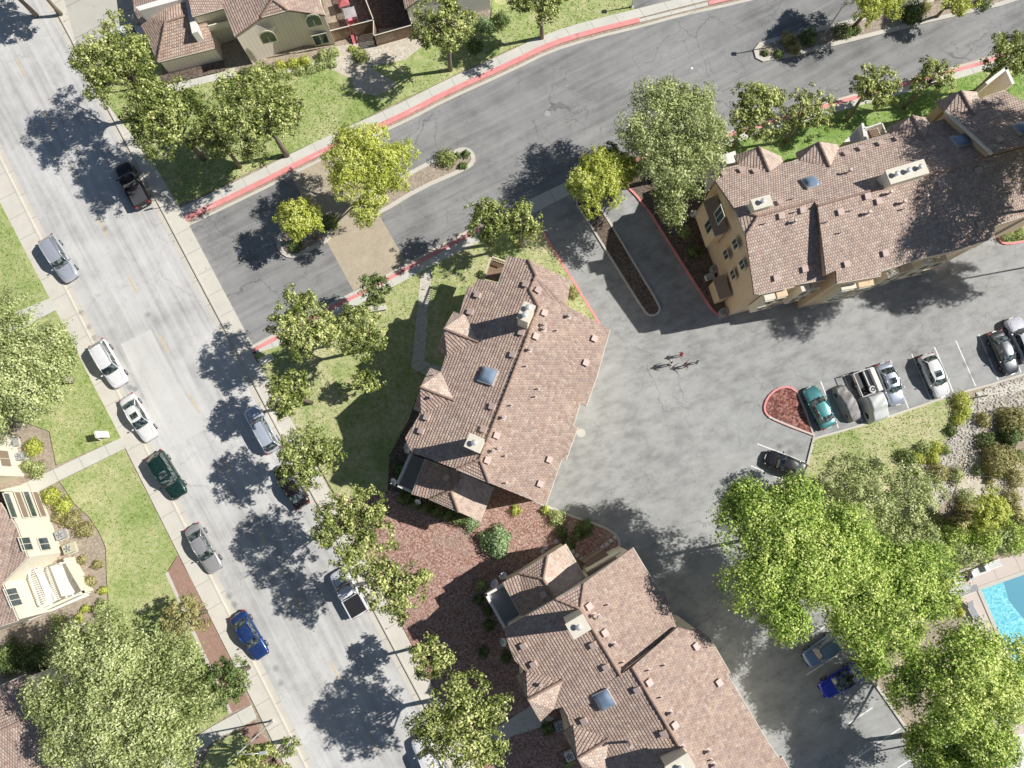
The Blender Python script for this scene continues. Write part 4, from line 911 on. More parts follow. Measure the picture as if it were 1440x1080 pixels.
car('white hatchback with dark roof glass, parked alone between two empty bays', (1326, 558), (1300, 499), 'hatch', (.78, .78, .78), 0, sunroof=True, group=GP)
car('dark grey sedan near the right edge with greenish windscreen', (1424, 526), (1397, 467), 'sedan', (.09, .10, .11), .5, group=GP)
car('pale lilac-white SUV at the right edge next to the dark grey sedan', (1421, 448), (1450, 508), 'suv', (.72, .72, .80), .1, group=GP)
car('black sedan parked across the court in the bay below the red rock island', (1076, 642), (1132, 664), 'sedan', (.03, .03, .035), .4)
car('pale blue hatchback half under the bright green tree, upper of the two lower cars', (1135, 928), (1178, 899), 'hatch', (.22, .32, .48), .4, group='blue cars in the lower bays')
car('vivid blue coupe in the lower bays with its bonnet toward the court', (1155, 973), (1208, 941), 'coupe', (.03, .05, .55), .3, group='blue cars in the lower bays', glassroof=True)
# covered cars
def draped(label, front, rear, W, prof, mat, name='covered_car'):
    f, r = P(*front, .5), P(*rear, .5); c = (f+r)/2; ang = atan2(f.y-r.y, f.x-r.x); LN = (f-r).length
    root = empty(name, (c.x, c.y, .012), ang, label, 'covered car')
    nx, ny = 40, 21; vs = []
    for i in range(nx):
        u = i/(nx-1); x = LN*(u-.5)
        h = np.interp(u, [p[0] for p in prof], [p[1] for p in prof]); w = W*(1-.32*abs(2*u-1)**5)
        for k in range(ny):
            s = -1+2*k/(ny-1); ss = abs(s)
            z = h*(1-.10*ss**2) if ss < .72 else h*(.95)*(1-((ss-.72)/.28)**1.6*.93)
            y = s*w*(1-.10*(z/h))
            vs.append((x+random.uniform(-.02, .02), y+.02*sin(x*9+z*4), max(.04, z+random.uniform(-.02, .02)+.03*sin(x*7+y*5)*(z > .3))))
    mb = MB(); mb.add(vs, [(i*ny+k, i*ny+k+ny, i*ny+k+ny+1, i*ny+k+1) for i in range(nx-1) for k in range(ny-1)]+[tuple(k for k in range(ny)), tuple((nx-1)*ny+k for k in range(ny))[::-1]], mat)
    mb.build('cover', root, smooth=True)
    for sx in (.3, -.3):
        for s in (-1, 1):
            q = MB(); q.tube([(LN*sx, s*(W-.3), .31), (LN*sx, s*(W-.12), .31)], .30, M['tyre'], 16); q.build('wheel', root)
    return root
draped('small car under a creased dark grey cover beside the teal sedan', (1179, 543), (1204, 591), .86, [(0, .5), (.06, .95), (.22, 1.05), (.38, 1.35), (.6, 1.35), (.76, .95), (.95, .8), (1, .4)], M['tarpg'])
def trailer():
    f, r = P(1237, 592, .5), P(1208, 523, .5); c = (f+r)/2; ang = atan2(f.y-r.y, f.x-r.x); LN = (f-r).length
    root = empty('covered_truck', (c.x, c.y, .012), ang, 'open bed truck with a spare wheel and its cab under a pale cover', 'truck')
    W = 1.12; mb = MB(); nx, ny = 24, 17; vs = []
    for i in range(nx):
        u = i/(nx-1); x = LN*(-.02+.52*u); h = np.interp(u, [0, .06, .5, .62, .92, 1], [1.5, 1.95, 1.95, 1.5, 1.25, .3])
        for k in range(ny):
            s = -1+2*k/(ny-1); ss = abs(s); z = h*(1-.05*ss**2) if ss < .78 else h*.95*(1-((ss-.78)/.22)**1.5*.95)
            vs.append((x+random.uniform(-.02, .02), s*W*(1-.06*z/h), max(.05, z+.03*sin(x*6+s*4))))
    mb.add(vs, [(i*ny+k, i*ny+k+ny, i*ny+k+ny+1, i*ny+k+1) for i in range(nx-1) for k in range(ny-1)]+[tuple(range(ny)), tuple((nx-1)*ny+k for k in range(ny))[::-1]], M['tarpw'])
    mb.build('cab_cover', root, smooth=True)
    q = MB(); x0, x1 = -LN/2, -LN*.03; xm = (x0+x1)/2; q.box((xm, 0, .62), (x1-x0, W*1.7, .08), M['black']); q.build('bed_floor', root)
    q = MB(); q.box((xm, W*.82, 1.15), (x1-x0, .5, .55), M['whitewall'], top=.97); q.build('tool_box', root, bevel=.02)
    q = MB(); q.box((xm, W*.30, .86), (x1-x0-.2, .45, .3), M['acm']); q.build('side_locker', root, bevel=.02)
    q = MB(); q.box((xm, -W*.92, 1.3), (x1-x0, .06, .06), M['white']); q.box((x0, 0, 1.3), (.06, W*1.9, .06), M['white']); q.box((x1, -W*.3, 1.3), (.06, W*1.2, .06), M['white'])
    for x in (x0, xm, x1): q.box((x, -W*.92, .95), (.06, .06, .7), M['white'])
    q.build('rack', root)
    q = MB()
    for i in range(24):
        t = 2*pi*i/24; t2 = 2*pi*(i+1)/24; cx, cy, cz = x1-.42, W*.22, 1.18
        q.tube([(cx+.30*cos(t), cy+.30*sin(t), cz), (cx+.30*cos(t2), cy+.30*sin(t2), cz)], .085, M['whitewall'] if 1 else M['tyre'], 6, cap=False)
    q.tube([(x1-.42, W*.22, 1.1), (x1-.42, W*.22, 1.2)], .16, M['rim'], 12); q.build('spare_wheel', root, smooth=True)
    for sx in (.33, -.28):
        for s in (-1, 1):
            q = MB(); q.tube([(LN*sx, s*(W-.3), .38), (LN*sx, s*(W-.06), .38)], .38, M['tyre'], 16); q.build('wheel', root)
trailer()
# ============================================================ BUILDINGS
def plane(refs):
    a, b_, c = (P(*r) for r in refs); n = (b_-a).cross(c-a).normalized()
    return a, n
def onplane(pl, px, py):
    o, d = ray(px, py); a, n = pl; t = (a-o).dot(n)/d.dot(n)
    return o+d*t
class Roof:
    def __init__(s): s.faces = []; s.tris = []
    def face(s, pts, refs=None, mat=None):
        """pts: (px,py) on the plane through refs, or (px,py,z) given outright"""
        pl = plane(refs) if refs else None
        w = [onplane(pl, *p) if len(p) == 2 else P(*p) for p in pts]
        ar = sum(w[i].x*w[(i+1) % len(w)].y-w[(i+1) % len(w)].x*w[i].y for i in range(len(w)))
        if ar < 0: w = w[::-1]
        s.faces.append((w, mat)); 
        for t in tessellate_polygon([[Vector((p.x, p.y, 0)) for p in w]]): s.tris.append([w[i] for i in t])
        return w
    def hit(s, px, py):
        o, d = ray(px, py); best = None
        for a, b_, c in s.tris:
            n = (b_-a).cross(c-a)
            if n.length < 1e-6: continue
            n.normalize()
            if abs(d.dot(n)) < 1e-6: continue
            t = (a-o).dot(n)/d.dot(n); p = o+d*t
            ok = all(((v-u).cross(p-u)).dot(n) > -1e-3 for u, v in ((a, b_), (b_, c), (c, a))) or all(((v-u).cross(p-u)).dot(n) < 1e-3 for u, v in ((a, b_), (b_, c), (c, a)))
            if ok and (best is None or p.z > best[0].z):
                best = (p, n if n.z > 0 else -n)
        return best
    def build(s, root, mat, thick=.28):
        mats = [mat]; bm = bmesh.new(); uvl = bm.loops.layers.uv.new('UVMap'); off = org(root)
        for w, m in s.faces:
            vs = [bm.verts.new(p-off) for p in w]
            f = bm.faces.new(vs); f.normal_update()
            if f.normal.z < 0: f.normal_flip(); f.normal_update()
            if m is not None:
                if m not in mats: mats.append(m)
                f.material_index = mats.index(m)
            n = f.normal; u = Vector((-n.y, n.x, 0)); u = u.normalized() if u.length > 1e-4 else Vector((1, 0, 0)); v = n.cross(u)
            for l in f.loops: l[uvl].uv = (l.vert.co.dot(u)+500, l.vert.co.dot(v)+500)
        bmesh.ops.remove_doubles(bm, verts=bm.verts, dist=.12)
        bmesh.ops.triangulate(bm, faces=[f for f in bm.faces if len(f.verts) > 3])
        bed = [e for e in bm.edges if len(e.link_faces) == 1]
        edges = [(e.verts[0].co.copy(), e.verts[1].co.copy()) for e in bed]
        me = bpy.data.meshes.new('roof'); bm.to_mesh(me); bm.free(); [me.materials.append(q_) for q_ in mats]
        o = bpy.data.objects.new('roof', me); COL.objects.link(o); o.parent = root
        mb = MB(); dn = Vector((0, 0, thick))
        for a, b_ in edges:
            mb.add([a-Vector((0, 0, .01)), b_-Vector((0, 0, .01)), b_-dn, a-dn], [(0, 1, 2, 3)], M['fascia'])
            d = (b_-a)
            if d.length > 1.2 and abs(d.normalized().z) < .06:
                nn = Vector((-d.y, d.x, 0)).normalized()*.05
                mb.tube([a-Vector((0, 0, .06)), b_-Vector((0, 0, .06))], .055, M['trim'], 6)
        mb.build('eave_trim', root)
        return o
def insetpoly(pts, d):
    xy = [(p.x, p.y) for p in pts]; n = len(xy)
    ar = sum(xy[i][0]*xy[(i+1) % n][1]-xy[(i+1) % n][0]*xy[i][1] for i in range(n))
    q = offs(xy, d if ar > 0 else -d, True)
    return [Vector((a, b_, p.z)) for (a, b_), p in zip(q, pts)]
def walls(root, foot, inset, mat, drop=.3, base=0.0, name='wall'):
    pts = [P(*p) for p in foot]; q = insetpoly(pts, inset); off = org(root); mb = MB(); n = len(q)
    ar = sum(q[i].x*q[(i+1) % n].y-q[(i+1) % n].x*q[i].y for i in range(n))
    if ar < 0: q = q[::-1]
    vs = [v-off-Vector((0, 0, drop)) for v in q]+[Vector((v.x, v.y, base))-off for v in q]
    mb.add(vs, [(i+n, (i+1) % n+n, (i+1) % n, i) for i in range(n)], mat)
    mb.build(name, root); return q
def caps(root, lines):
    for l in lines: caps1(root, [l])
def caps1(root, lines):
    """row of half-round tiles along each ridge or hip"""
    mb = MB(); off = org(root)
    for a, b_ in lines:
        a = a-off; b_ = b_-off; L_ = (b_-a).length; k = max(1, int(L_/.42)); d = (b_-a)/k
        for i in range(k):
            p = a+d*i; r = random.uniform(.12, .14); mb.tube([p+Vector((0, 0, .02)), p+d*1.02+Vector((0, 0, .05))], [r*.85, r], M['cap'], 7)
    return mb.build('ridge_tiles', root)
def frame(n):
    u = Vector((-n.y, n.x, 0)); u = u.normalized() if u.length > 1e-3 else Vector((1, 0, 0)); return u, n.cross(u), n
def vents(root, R, lst):
    off = org(root)
    for px, py in lst:
        h = R.hit(px, py)
        if not h: continue
        p, n = h; u, v, w = frame(n); mb = MB(); c = p-off
        mb.box(c+w*.10, (.50, .50, .22), M['vent'], X=u, Y=v, Z=w, top=.85); mb.box(c+w*.225, (.56, .56, .04), M['vent'], X=u, Y=v, Z=w)
        mb.build('roof_vent', root)
def pipes(root, R, lst, kind='vent_pipe'):
    off = org(root)
    for q in lst:
        px, py = q[:2]; r, hh = (q[2], q[3]) if len(q) > 2 else (.06, .5)
        h = R.hit(px, py)
        if not h: continue
        p, n = h; c = p-off; mb = MB()
        mb.tube([c, c+Vector((0, 0, hh))], r, M['pipe'], 10)
        if r > .07: mb.tube([c+Vector((0, 0, hh)), c+Vector((0, 0, hh+.10))], [r*1.7, r*1.3], M['pipe'], 10)
        u, v, w = frame(n); mb.box(c+w*.02, (r*4, r*4, .03), M['vent'], X=u, Y=v, Z=w)
        mb.build(kind, root)
def skylight(root, R, px, py, s=1.25):
    h = R.hit(px, py); p, n = h; off = org(root); u, v, w = frame(n); c = p-off
    mb = MB(); mb.box(c+w*.13, (s, s, .26), M['steel'], X=u, Y=v, Z=w); f = mb.build('skylight', root)
    mb = MB(); vs = []; k = 9
    for i in range(k):
        for j in range(k):
            a, b_ = -1+2*i/(k-1), -1+2*j/(k-1); z = .27+.24*(1-a**4)*(1-b_**4); vs.append(c+u*a*s*.46+v*b_*s*.46+w*z)
    mb.add(vs, [(i*k+j, i*k+k+j, i*k+k+j+1, i*k+j+1) for i in range(k-1) for j in range(k-1)], M['sky_glass'])
    o = mb.build('skylight_dome', f, smooth=True); return f
def chimney(root, R, px, py, ztop, sx, sy, ang, flues=1):
    """px,py: centre of the chimney's top in the picture"""
    t = P(px, py, ztop); off = org(root); z0 = ztop-5.5; mb = MB()
    mb.box((t.x-off.x, t.y-off.y, (z0+ztop)/2), (sx, sy, ztop-z0), M['cream'], rz=ang); ch = mb.build('chimney', root, bevel=.03)
    mb = MB(); mb.box((t.x-off.x, t.y-off.y, ztop+.04), (sx+.16, sy+.16, .14), M['trim'], rz=ang); mb.build('chimney_cap', ch, bevel=.02)
    for k in range(flues):
        d = (k-(flues-1)/2)*(sx/max(1, flues))*.95; x = t.x-off.x+d*cos(ang); y = t.y-off.y+d*sin(ang)
        mb = MB(); mb.tube([(x, y, ztop+.1), (x, y, ztop+.42)], .15, M['steel'], 12); mb.tube([(x, y, ztop+.48), (x, y, ztop+.56)], [.26, .10], M['steel'], 12); mb.build('flue', ch, smooth=False)
    return ch
def slopeangle(a, b_):
    p, q = P(*a, 9), P(*b_, 9); return atan2(q.y-p.y, q.x-p.x)
def quadbox(root, name, px, ztop, zbot, mat, bev=0):
    off = org(root); pts = [P(x, y, ztop)-off for x, y in px]; n = len(pts)
    if sum(pts[i].x*pts[(i+1) % n].y-pts[(i+1) % n].x*pts[i].y for i in range(n)) < 0: pts = pts[::-1]
    mb = MB(); vs = [Vector((p.x, p.y, ztop)) for p in pts]+[Vector((p.x, p.y, zbot)) for p in pts]
    mb.add(vs, [tuple(range(n))]+[(i+n, (i+1) % n+n, (i+1) % n, i) for i in range(n)], mat)
    return mb.build(name, root, bevel=bev)
def rail(root, name, pts, z0, z1, mat, solid=False, w=.12):
    """parapet (solid) or railing along world points"""
    off = org(root); mb = MB()
    for a, b_ in zip(pts[:-1], pts[1:]):
        a = Vector((a.x, a.y, 0))-off; b_ = Vector((b_.x, b_.y, 0))-off; d = b_-a; ang = atan2(d.y, d.x); c = (a+b_)/2; l = Vector((d.x, d.y, 0)).length
        if solid: mb.box((c.x, c.y, (z0+z1)/2), (l+w, w, z1-z0), mat, rz=ang)
        else:
            mb.box((c.x, c.y, z1-.04), (l+w, w, .08), mat, rz=ang); mb.box((c.x, c.y, z0+.1), (l, .06, .06), mat, rz=ang)
            k = max(2, int(l/.22))
            for i in range(k+1):
                p = a+d*i/k; mb.box((p.x, p.y, (z0+z1)/2), (.05, .05, z1-z0-.05), mat, rz=ang)
    return mb.build(name, root)
def window(root, a, b_, z0, z1, out, arch=False, mat=None, bars=1):
    """window on the wall line a-b (world xy), between heights; out: outward offset vector"""
    off = org(root); a = Vector((a.x, a.y, 0))-off; b_ = Vector((b_.x, b_.y, 0))-off; d = (b_-a).normalized(); l = (b_-a).length; o = out.normalized()
    mb = MB(); mb_g = MB()
    def pt(u, z, q): return a+d*u+Vector((0, 0, z))+o*q
    prof = [(0, z0), (l, z0), (l, z1)]+([(l/2+l/2*cos(t), z1+l/2*sin(t)) for t in (pi/6, pi/3, pi/2, 2*pi/3, 5*pi/6)] if arch else [])+[(0, z1)]
    n = len(prof); cx, cz = l/2, (z0+z1)/2
    outer = [pt(cx+(u-cx)*(1+.16/l), cz+(z-cz)*(1+.16/(z1-z0)), .06) for u, z in prof]; inner = [pt(u, z, .06) for u, z in prof]; base = [pt(cx+(u-cx)*(1+.16/l), cz+(z-cz)*(1+.16/(z1-z0)), 0) for u, z in prof]
    mb.add(outer+inner+base, [(i, (i+1) % n, (i+1) % n+n, i+n) for i in range(n)]+[(i, i+2*n, (i+1) % n+2*n, (i+1) % n) for i in range(n)], M['trim'])
    for k in range(bars):
        u = l*(k+1)/(bars+1); mb.add([pt(u-.03, z0, .05), pt(u+.03, z0, .05), pt(u+.03, z1, .05), pt(u-.03, z1, .05)], [(0, 1, 2, 3)], M['trim'])
    f = mb.build('window', root)
    mb_g.add([pt(u, z, .025) for u, z in prof], [tuple(range(n))], mat or M['glass']); mb_g.build('pane', f)
    return f
def wallpt(q, px, py):  # helper: ground xy of a picture point seen on a wall at height z
    return None
def on_wall(A, B, px, py):
    """world point where the sight line meets the vertical wall through A-B"""
    o, d = ray(px, py); n = Vector((-(B.y-A.y), B.x-A.x, 0)); t = (A-o).dot(n)/d.dot(n); return o+d*t
def win_px(root, A, B, quad, **kw):
    """window whose four picture corners (tl, tr, br, bl) lie on the wall A-B"""
    w = [on_wall(A, B, *p) for p in quad]
    dz = sorted(p.z for p in w); d = (B-A); d.z = 0; d.normalize()
    us = sorted((p-A).dot(d) for p in w); a = A+d*((us[0]+us[1])/2); b_ = A+d*((us[2]+us[3])/2)
    z0, z1 = (dz[0]+dz[1])/2, (dz[2]+dz[3])/2
    n = Vector((-d.y, d.x, 0)); cam = Vector((0, 0, 0))-A
    if n.dot(cam) < 0: n = -n
    if z1-z0 < .2 or (b_-a).length < .2: return None
    return window(root, a, b_, z0, z1, n, **kw)
# ------------------------------------------------ middle building
c0 = P(700, 560); B1 = empty('apartment_building', (c0.x, c0.y, 0), 0, 'middle building with brown tiled roof, two white chimneys and low south wing', 'building')
R = Roof(); E, Z = 8.5, 10.9
Ra, Rb = (758, 432, Z), (675, 646, Z)
WP = [Ra, Rb, (600, 548, 8.5)]; EP = [Ra, Rb, (827, 556, 8.5)]
w_ = R.face([(714, 360), (743, 365), (754, 388), (745, 408), (758, 432), (675, 646), (642, 660), (590, 640), (579, 637), (569.5, 616), (590, 583), (620, 522), (628, 498), (647, 441), (658, 402), (664, 404), (672, 392), (701, 397)], WP)
pw = plane(WP); pe = plane(EP)
z1 = onplane(pw, 754, 388); z2 = onplane(pw, 745, 408); z0_ = onplane(pw, 743, 365)
def bk(v, px, py): return (px, py, v.z)
R.face([(758, 432), (797, 430), (858, 463), (839, 530), (824.5, 571), (816, 567), (806, 598.5), (813, 600), (796, 647), (790, 646), (767, 711), (688, 679), (675, 646)], EP)
zv = onplane(pe, 797, 430).z
R.face([bk(z0_, 743, 365), (803, 394, E), (797, 430, zv), (758, 432, Z), bk(z2, 745, 408), bk(z1, 754, 388)])
R.face([(675, 646, Z), bk(onplane(pe, 688, 679), 688, 679), bk(onplane(pw, 642, 660), 642, 660)])
d1a = onplane(pw, 673, 481); d2a = onplane(pw, 639, 563)
def dormer(R, tl, ap, bl, end, tr, br, ze, pl, lit=0):
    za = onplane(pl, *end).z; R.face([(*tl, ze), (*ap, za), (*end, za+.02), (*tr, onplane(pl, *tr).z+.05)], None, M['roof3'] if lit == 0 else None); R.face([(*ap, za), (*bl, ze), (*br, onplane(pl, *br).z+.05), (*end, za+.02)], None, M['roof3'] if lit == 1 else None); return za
za1 = dormer(R, (638, 437), (624, 462), (614, 493), (673, 481), (653, 441), (629, 500), 7.7, pw)
za2 = dormer(R, (605, 517), (591, 544), (581, 575), (639, 563), (620, 523), (592, 581), 7.7, pw)
zm = onplane(pw, 754, 388).z
F1 = [(714, 360, E), (743, 365, zm), (803, 394, E), (797, 430, zv), (858, 463, E), (839, 530, E), (824.5, 571, E), (816, 567, E), (806, 598.5, E), (813, 600, E), (796, 647, E), (790, 646, E), (767, 711, E), (688, 679, 10.2), (642, 660, 10.2), (590, 640, 8.9), (579, 637, 8.6), (569.5, 616, 8.4), (587, 581, 8.4), (581, 575, 8.4), (591, 544, za2), (605, 517, 8.4), (619, 521, 8.4), (629, 498, 8.4), (614, 493, 8.4), (624, 462, za1), (638, 437, 8.4), (647, 441, 8.5), (658, 402, 8.4), (672, 392, 8.5), (701, 397, 9.0)]
R.build(B1, M['roof']); walls(B1, F1, .35, siding('siding_middle', (.78, .70, .54), radians(20)))
q1 = [P(754, 388, z1.z), P(745, 408, z2.z)]
caps(B1, [(P(*Ra), P(*Rb)), (q1[0], q1[1]), (q1[1], P(*Ra)), (P(743, 365, z0_.z), q1[0]), (P(*Rb), P(688, 679, onplane(pe, 688, 679).z)), (P(*Rb), P(642, 660, onplane(pw, 642, 660).z)), (P(624, 462, za1), P(673, 481, za1)), (P(591, 544, za2), P(639, 563, za2))])
vents(B1, R, [(672, 415), (662, 439), (740, 400), (734, 468), (722, 499), (757, 408), (765, 440), (753, 473), (835, 476), (823, 510), (693, 572), (681, 604), (601, 587), (593, 606), (698, 612), (685, 647), (772, 646), (759, 680)])
pipes(B1, R, [(765, 457, .11, .5), (765, 463, .11, .5), (800, 445, .11, .5), (745, 492, .11, .5), (740, 515), (783, 465), (607, 559, .1, .6), (719, 570), (708, 587, .11, .5), (701, 631, .11, .5), (694, 634, .11, .5), (711, 641), (712, 679), (757, 547), (753, 558), (610, 527)])
skylight(B1, R, 687, 529, 1.5)
chimney(B1, R, 740, 439, 13.6, 1.5, .95, radians(66), 2); chimney(B1, R, 667, 623, 13.8, 1.1, 1.25, radians(66), 1)
# low wing of the middle building
R = Roof(); e2, zt = 5.6, 7.0
R.face([(598, 645, e2), (579, 695, e2), (604, 702, 6.0), (634, 690, zt), (640, 672, zt), (648, 664, zt)])
R.face([(604, 702, 6.0), (645, 720, 6.0), (634, 690, zt)])
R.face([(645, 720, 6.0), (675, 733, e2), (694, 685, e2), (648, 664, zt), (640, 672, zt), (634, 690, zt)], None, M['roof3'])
o_ = R.build(B1, M['roof']); walls(B1, [(598, 645, e2), (579, 695, e2), (604, 702, 5.9), (645, 720, 5.9), (675, 733, e2), (694, 685, e2)], .3, M['cream'])
caps(B1, [(P(648, 664, zt), P(634, 690, zt)), (P(634, 690, zt), P(604, 702, 6.0)), (P(634, 690, zt), P(645, 720, 6.0))])
vents(B1, R, [(629, 673), (648, 678)])
bp = [P(577, 639, 4.2), P(598, 646, 4.2), P(579, 692, 4.2), P(558, 682, 4.2)]
quadbox(B1, 'balcony_floor', [(577, 639), (598, 646), (580, 691), (558, 682)], 3.3, 0, M['deckmat'])
rail(B1, 'balcony_parapet', [bp[0], bp[3], bp[2]], 3.0, 4.3, M['whitewall'], True, .22)
quadbox(B1, 'balcony_floor', [(691, 364), (713, 370), (702, 396), (680, 391)], 5.4, 5.2, M['wood'])
bp = [P(680, 391, 6.4), P(691, 361, 6.4), P(714, 369, 6.4)]; rail(B1, 'balcony_railing', bp, 5.4, 6.5, M['railwood'], False, .16)
# ------------------------------------------------ lower building
c0 = P(850, 940); B3 = empty('apartment_building', (c0.x, c0.y, 0), 0, 'bottom building with long brown tiled roof, stepped by a dark seam, at bottom edge', 'building')
R = Roof(); Z = 10.8
Ra, Rb = (816, 856, Z), (873, 950, Z); EPr = [Ra, Rb, (945, 850, 8.4)]; WPr = [Ra, Rb, (716, 908, 8.4)]
pe, pw = plane(EPr), plane(WPr)
R.face([(816, 856), (821, 820), (890, 770), (914, 810), (929, 832), (934, 831), (951, 881), (881, 940), (873, 950)], EPr)
R.face([(816, 856), (782, 842), (707.5, 884.5), (716, 908), (725, 930), (740, 945), (778, 998), (791, 994), (800, 1010), (888, 948), (873, 950)], WPr)
R.face([(816, 856, Z), (782, 842, onplane(pw, 782, 842).z), (821, 820, onplane(pe, 821, 820).z)])
Rc, Rd = (889, 938, Z+.55), (985, 1100, Z+.55); EP2 = [Rc, Rd, (1027, 947, 8.5)]; WP2 = [Rc, Rd, (810, 1018, 8.7)]; pe2, pw2 = plane(EP2), plane(WP2)
R2 = Roof()
R2.face([(889, 938), (953, 882), (971, 887), (981, 884), (997.5, 896), (1027, 947), (1024, 950), (1080, 1044), (1096, 1067), (1100, 1064), (1130, 1120), (985, 1100)], EP2)
R2.face([(889, 938), (985, 1100), (850, 1150), (812, 1040), (800, 1012), (791, 996), (868, 952)], WP2)
za = dormer(R, (725, 951), (742, 984), (760, 1015), (792, 956), (739, 944), (777, 997), 7.6, pw, 1)
zb = dormer(R2, (792, 1030), (812, 1067), (830, 1100), (856, 1039), (806, 1019), (850, 1090), 7.8, pw2, 1)
R.build(B3, M['roof']); R2.build(B3, M['roof'])
walls(B3, [(821, 820, 10), (890, 770, 8.5), (914, 810, 8.5), (934, 831, 8.5), (951, 881, 8.6), (881, 940, 10.6), (800, 1012, 8.7), (791, 994, 8.6), (777, 997, 8.8), (760, 1015, 8.2), (742, 984, za), (725, 951, 8.2), (731, 944, 8.4), (716, 908, 8.4), (707.5, 884.5, 8.4), (782, 842, 10)], .3, siding('siding_lower', (.82, .76, .62), radians(-60)))
walls(B3, [(881, 940, 11.3), (953, 882, 8.7), (971, 887, 8.6), (981, 884, 8.5), (997, 896, 8.5), (1027, 947, 8.5), (1080, 1044, 8.5), (1130, 1120, 8.5), (985, 1130, 11), (845, 1120, 8.5), (828, 1098, 8.3), (812, 1067, zb), (792, 1030, 8.2), (806, 1019, 8.5), (800, 1010, 8.6)], .12, siding('siding_lower_south', (.82, .76, .62), radians(-60)))
caps(B3, [(P(*Ra), P(*Rb)), (P(*Rc), P(*Rd)), (P(*Ra), P(782, 842, onplane(pw, 782, 842).z)), (P(*Ra), P(821, 820, onplane(pe, 821, 820).z)), (P(742, 984, za), P(792, 956, za)), (P(812, 1067, zb), P(856, 1039, zb))])
vents(B3, R, [(737, 908), (751, 934), (835, 907), (853, 938), (828, 853), (850, 890)])
vents(B3, R2, [(897, 970), (822, 1013), (934, 1031), (912, 960), (948, 1020), (1010, 960), (978, 909)])
pipes(B3, R, [(836, 865, .11, .5), (842, 867, .11, .5), (864, 906, .11, .5), (855, 850), (876, 931), (760, 961, .11, .6)])
pipes(B3, R2, [(884, 1043, .12, 1.3), (943, 1002, .11, .5), (960, 1050, .11, .5), (996, 1056, .11, .5), (1004, 1075, .11, .5), (934, 935), (912, 942), (929, 980), (1000, 1068)])
skylight(B3, R2, 850, 983, 1.5)
chimney(B3, R, 813, 881, 13.9, 1.25, 1.5, radians(-60), 1); chimney(B3, R2, 956, 1078, 13, 1.1, 2.0, radians(-60), 1)
R = Roof(); e2, zt = 5.8, 7.2
R.face([(706.7, 819, e2), (731, 806, 6.1), (764, 814, zt), (780, 842, zt), (734, 868, e2)])
R.face([(731, 806, 6.1), (770, 781, 6.1), (764, 814, zt)])
R.face([(770, 781, 6.1), (795, 765, e2), (824, 814, e2), (780, 842, zt), (764, 814, zt)], None, M['roof3'])
R.build(B3, M['roof']); walls(B3, [(706.7, 819, e2), (731, 806, 6), (770, 781, 6), (795, 765, e2), (824, 814, e2), (734, 868, e2)], .2, M['cream'])
caps(B3, [(P(764, 814, zt), P(780, 842, zt)), (P(764, 814, zt), P(731, 806, 6.1)), (P(764, 814, zt), P(770, 781, 6.1))]); vents(B3, R, [(765, 835)])
quadbox(B3, 'balcony_floor', [(684, 836), (707, 824), (733, 868), (710, 882)], 4.2, 0, M['deckmat'])
rail(B3, 'balcony_parapet', [P(707, 823, 4.6), P(684, 836, 4.6), P(710, 883, 4.6)], 4.0, 5.0, M['whitewall'], True, .22)
A_, B_ = P(830, 813, 8.5), P(889, 771, 8.5)
quadbox(B3, 'entry_canopy', [(820, 791), (848, 773), (856, 780), (828, 799)], 2.9, 0, M['fascia'])
quadbox(B3, 'bay_wall', [(826, 803), (872, 776), (884, 777), (828, 812)], 5.0, 0, M['cream'])
quadbox(B3, 'bay_roof', [(824, 806), (866, 783), (869, 787), (828, 811)], 6.4, 5.6, M['fascia'])
# ------------------------------------------------ long building
c0 = P(1200, 320); B2 = empty('apartment_building', (c0.x, c0.y, 0), 0, 'long top right building with brown tiled roof and tan end wall facing the driveway', 'building')
R = Roof(); E = 8.8; Z = 11.2
ra, rb = (1066, 304, Z), (1150, 281, Z)
NP = [ra, rb, (1103, 229, E)]; SP = [ra, rb, (1118, 400, E)]; pn, ps = plane(NP), plane(SP)
R.face([(1066, 304), (1034, 295), (1006, 254), (1017, 237), (1038, 232), (1103, 229), (1116, 226), (1240, 191), (1328, 167), (1393, 221), (1150, 289), (1145, 283)], NP)
R.face([(1066, 304), (1145, 283), (1150, 289), (1162, 393), (1118, 400), (1117, 403), (1067, 414), (1061, 414), (1049, 331)], SP)
R.face([(1066, 304, Z), (1034, 295, onplane(pn, 1034, 295).z), (1049, 331, onplane(ps, 1049, 331).z)])
R2 = Roof(); zc_, zd_ = onplane(pn, 1150, 289).z, onplane(pn, 1393, 221).z; rc, rd = (1150, 289, zc_+.03), (1393, 221, zd_+.03); SP2 = [rc, rd, (1239, 388, 9.7)]; pn2, ps2 = pn, plane(SP2)
R2.face([(1150, 289), (1162, 386), (1175.5, 380), (1177, 398), (1239, 388), (1240, 381), (1294, 363), (1340, 353), (1399, 334), (1399, 317), (1520, 278), (1520, 186), (1393, 221)], SP2)
R3 = Roof(); Z3 = zd_+.85; re, rf_ = (1393, 217, Z3), (1500, 188, Z3); NP3 = [re, rf_, (1412, 127, 9.45)]; SP3 = [re, rf_, (1450, 320, 9.6)]; pn3 = plane(NP3)
R3.face([(1393, 216), (1329, 156), (1412, 127), (1438, 142), (1500, 188)], NP3)
D = []
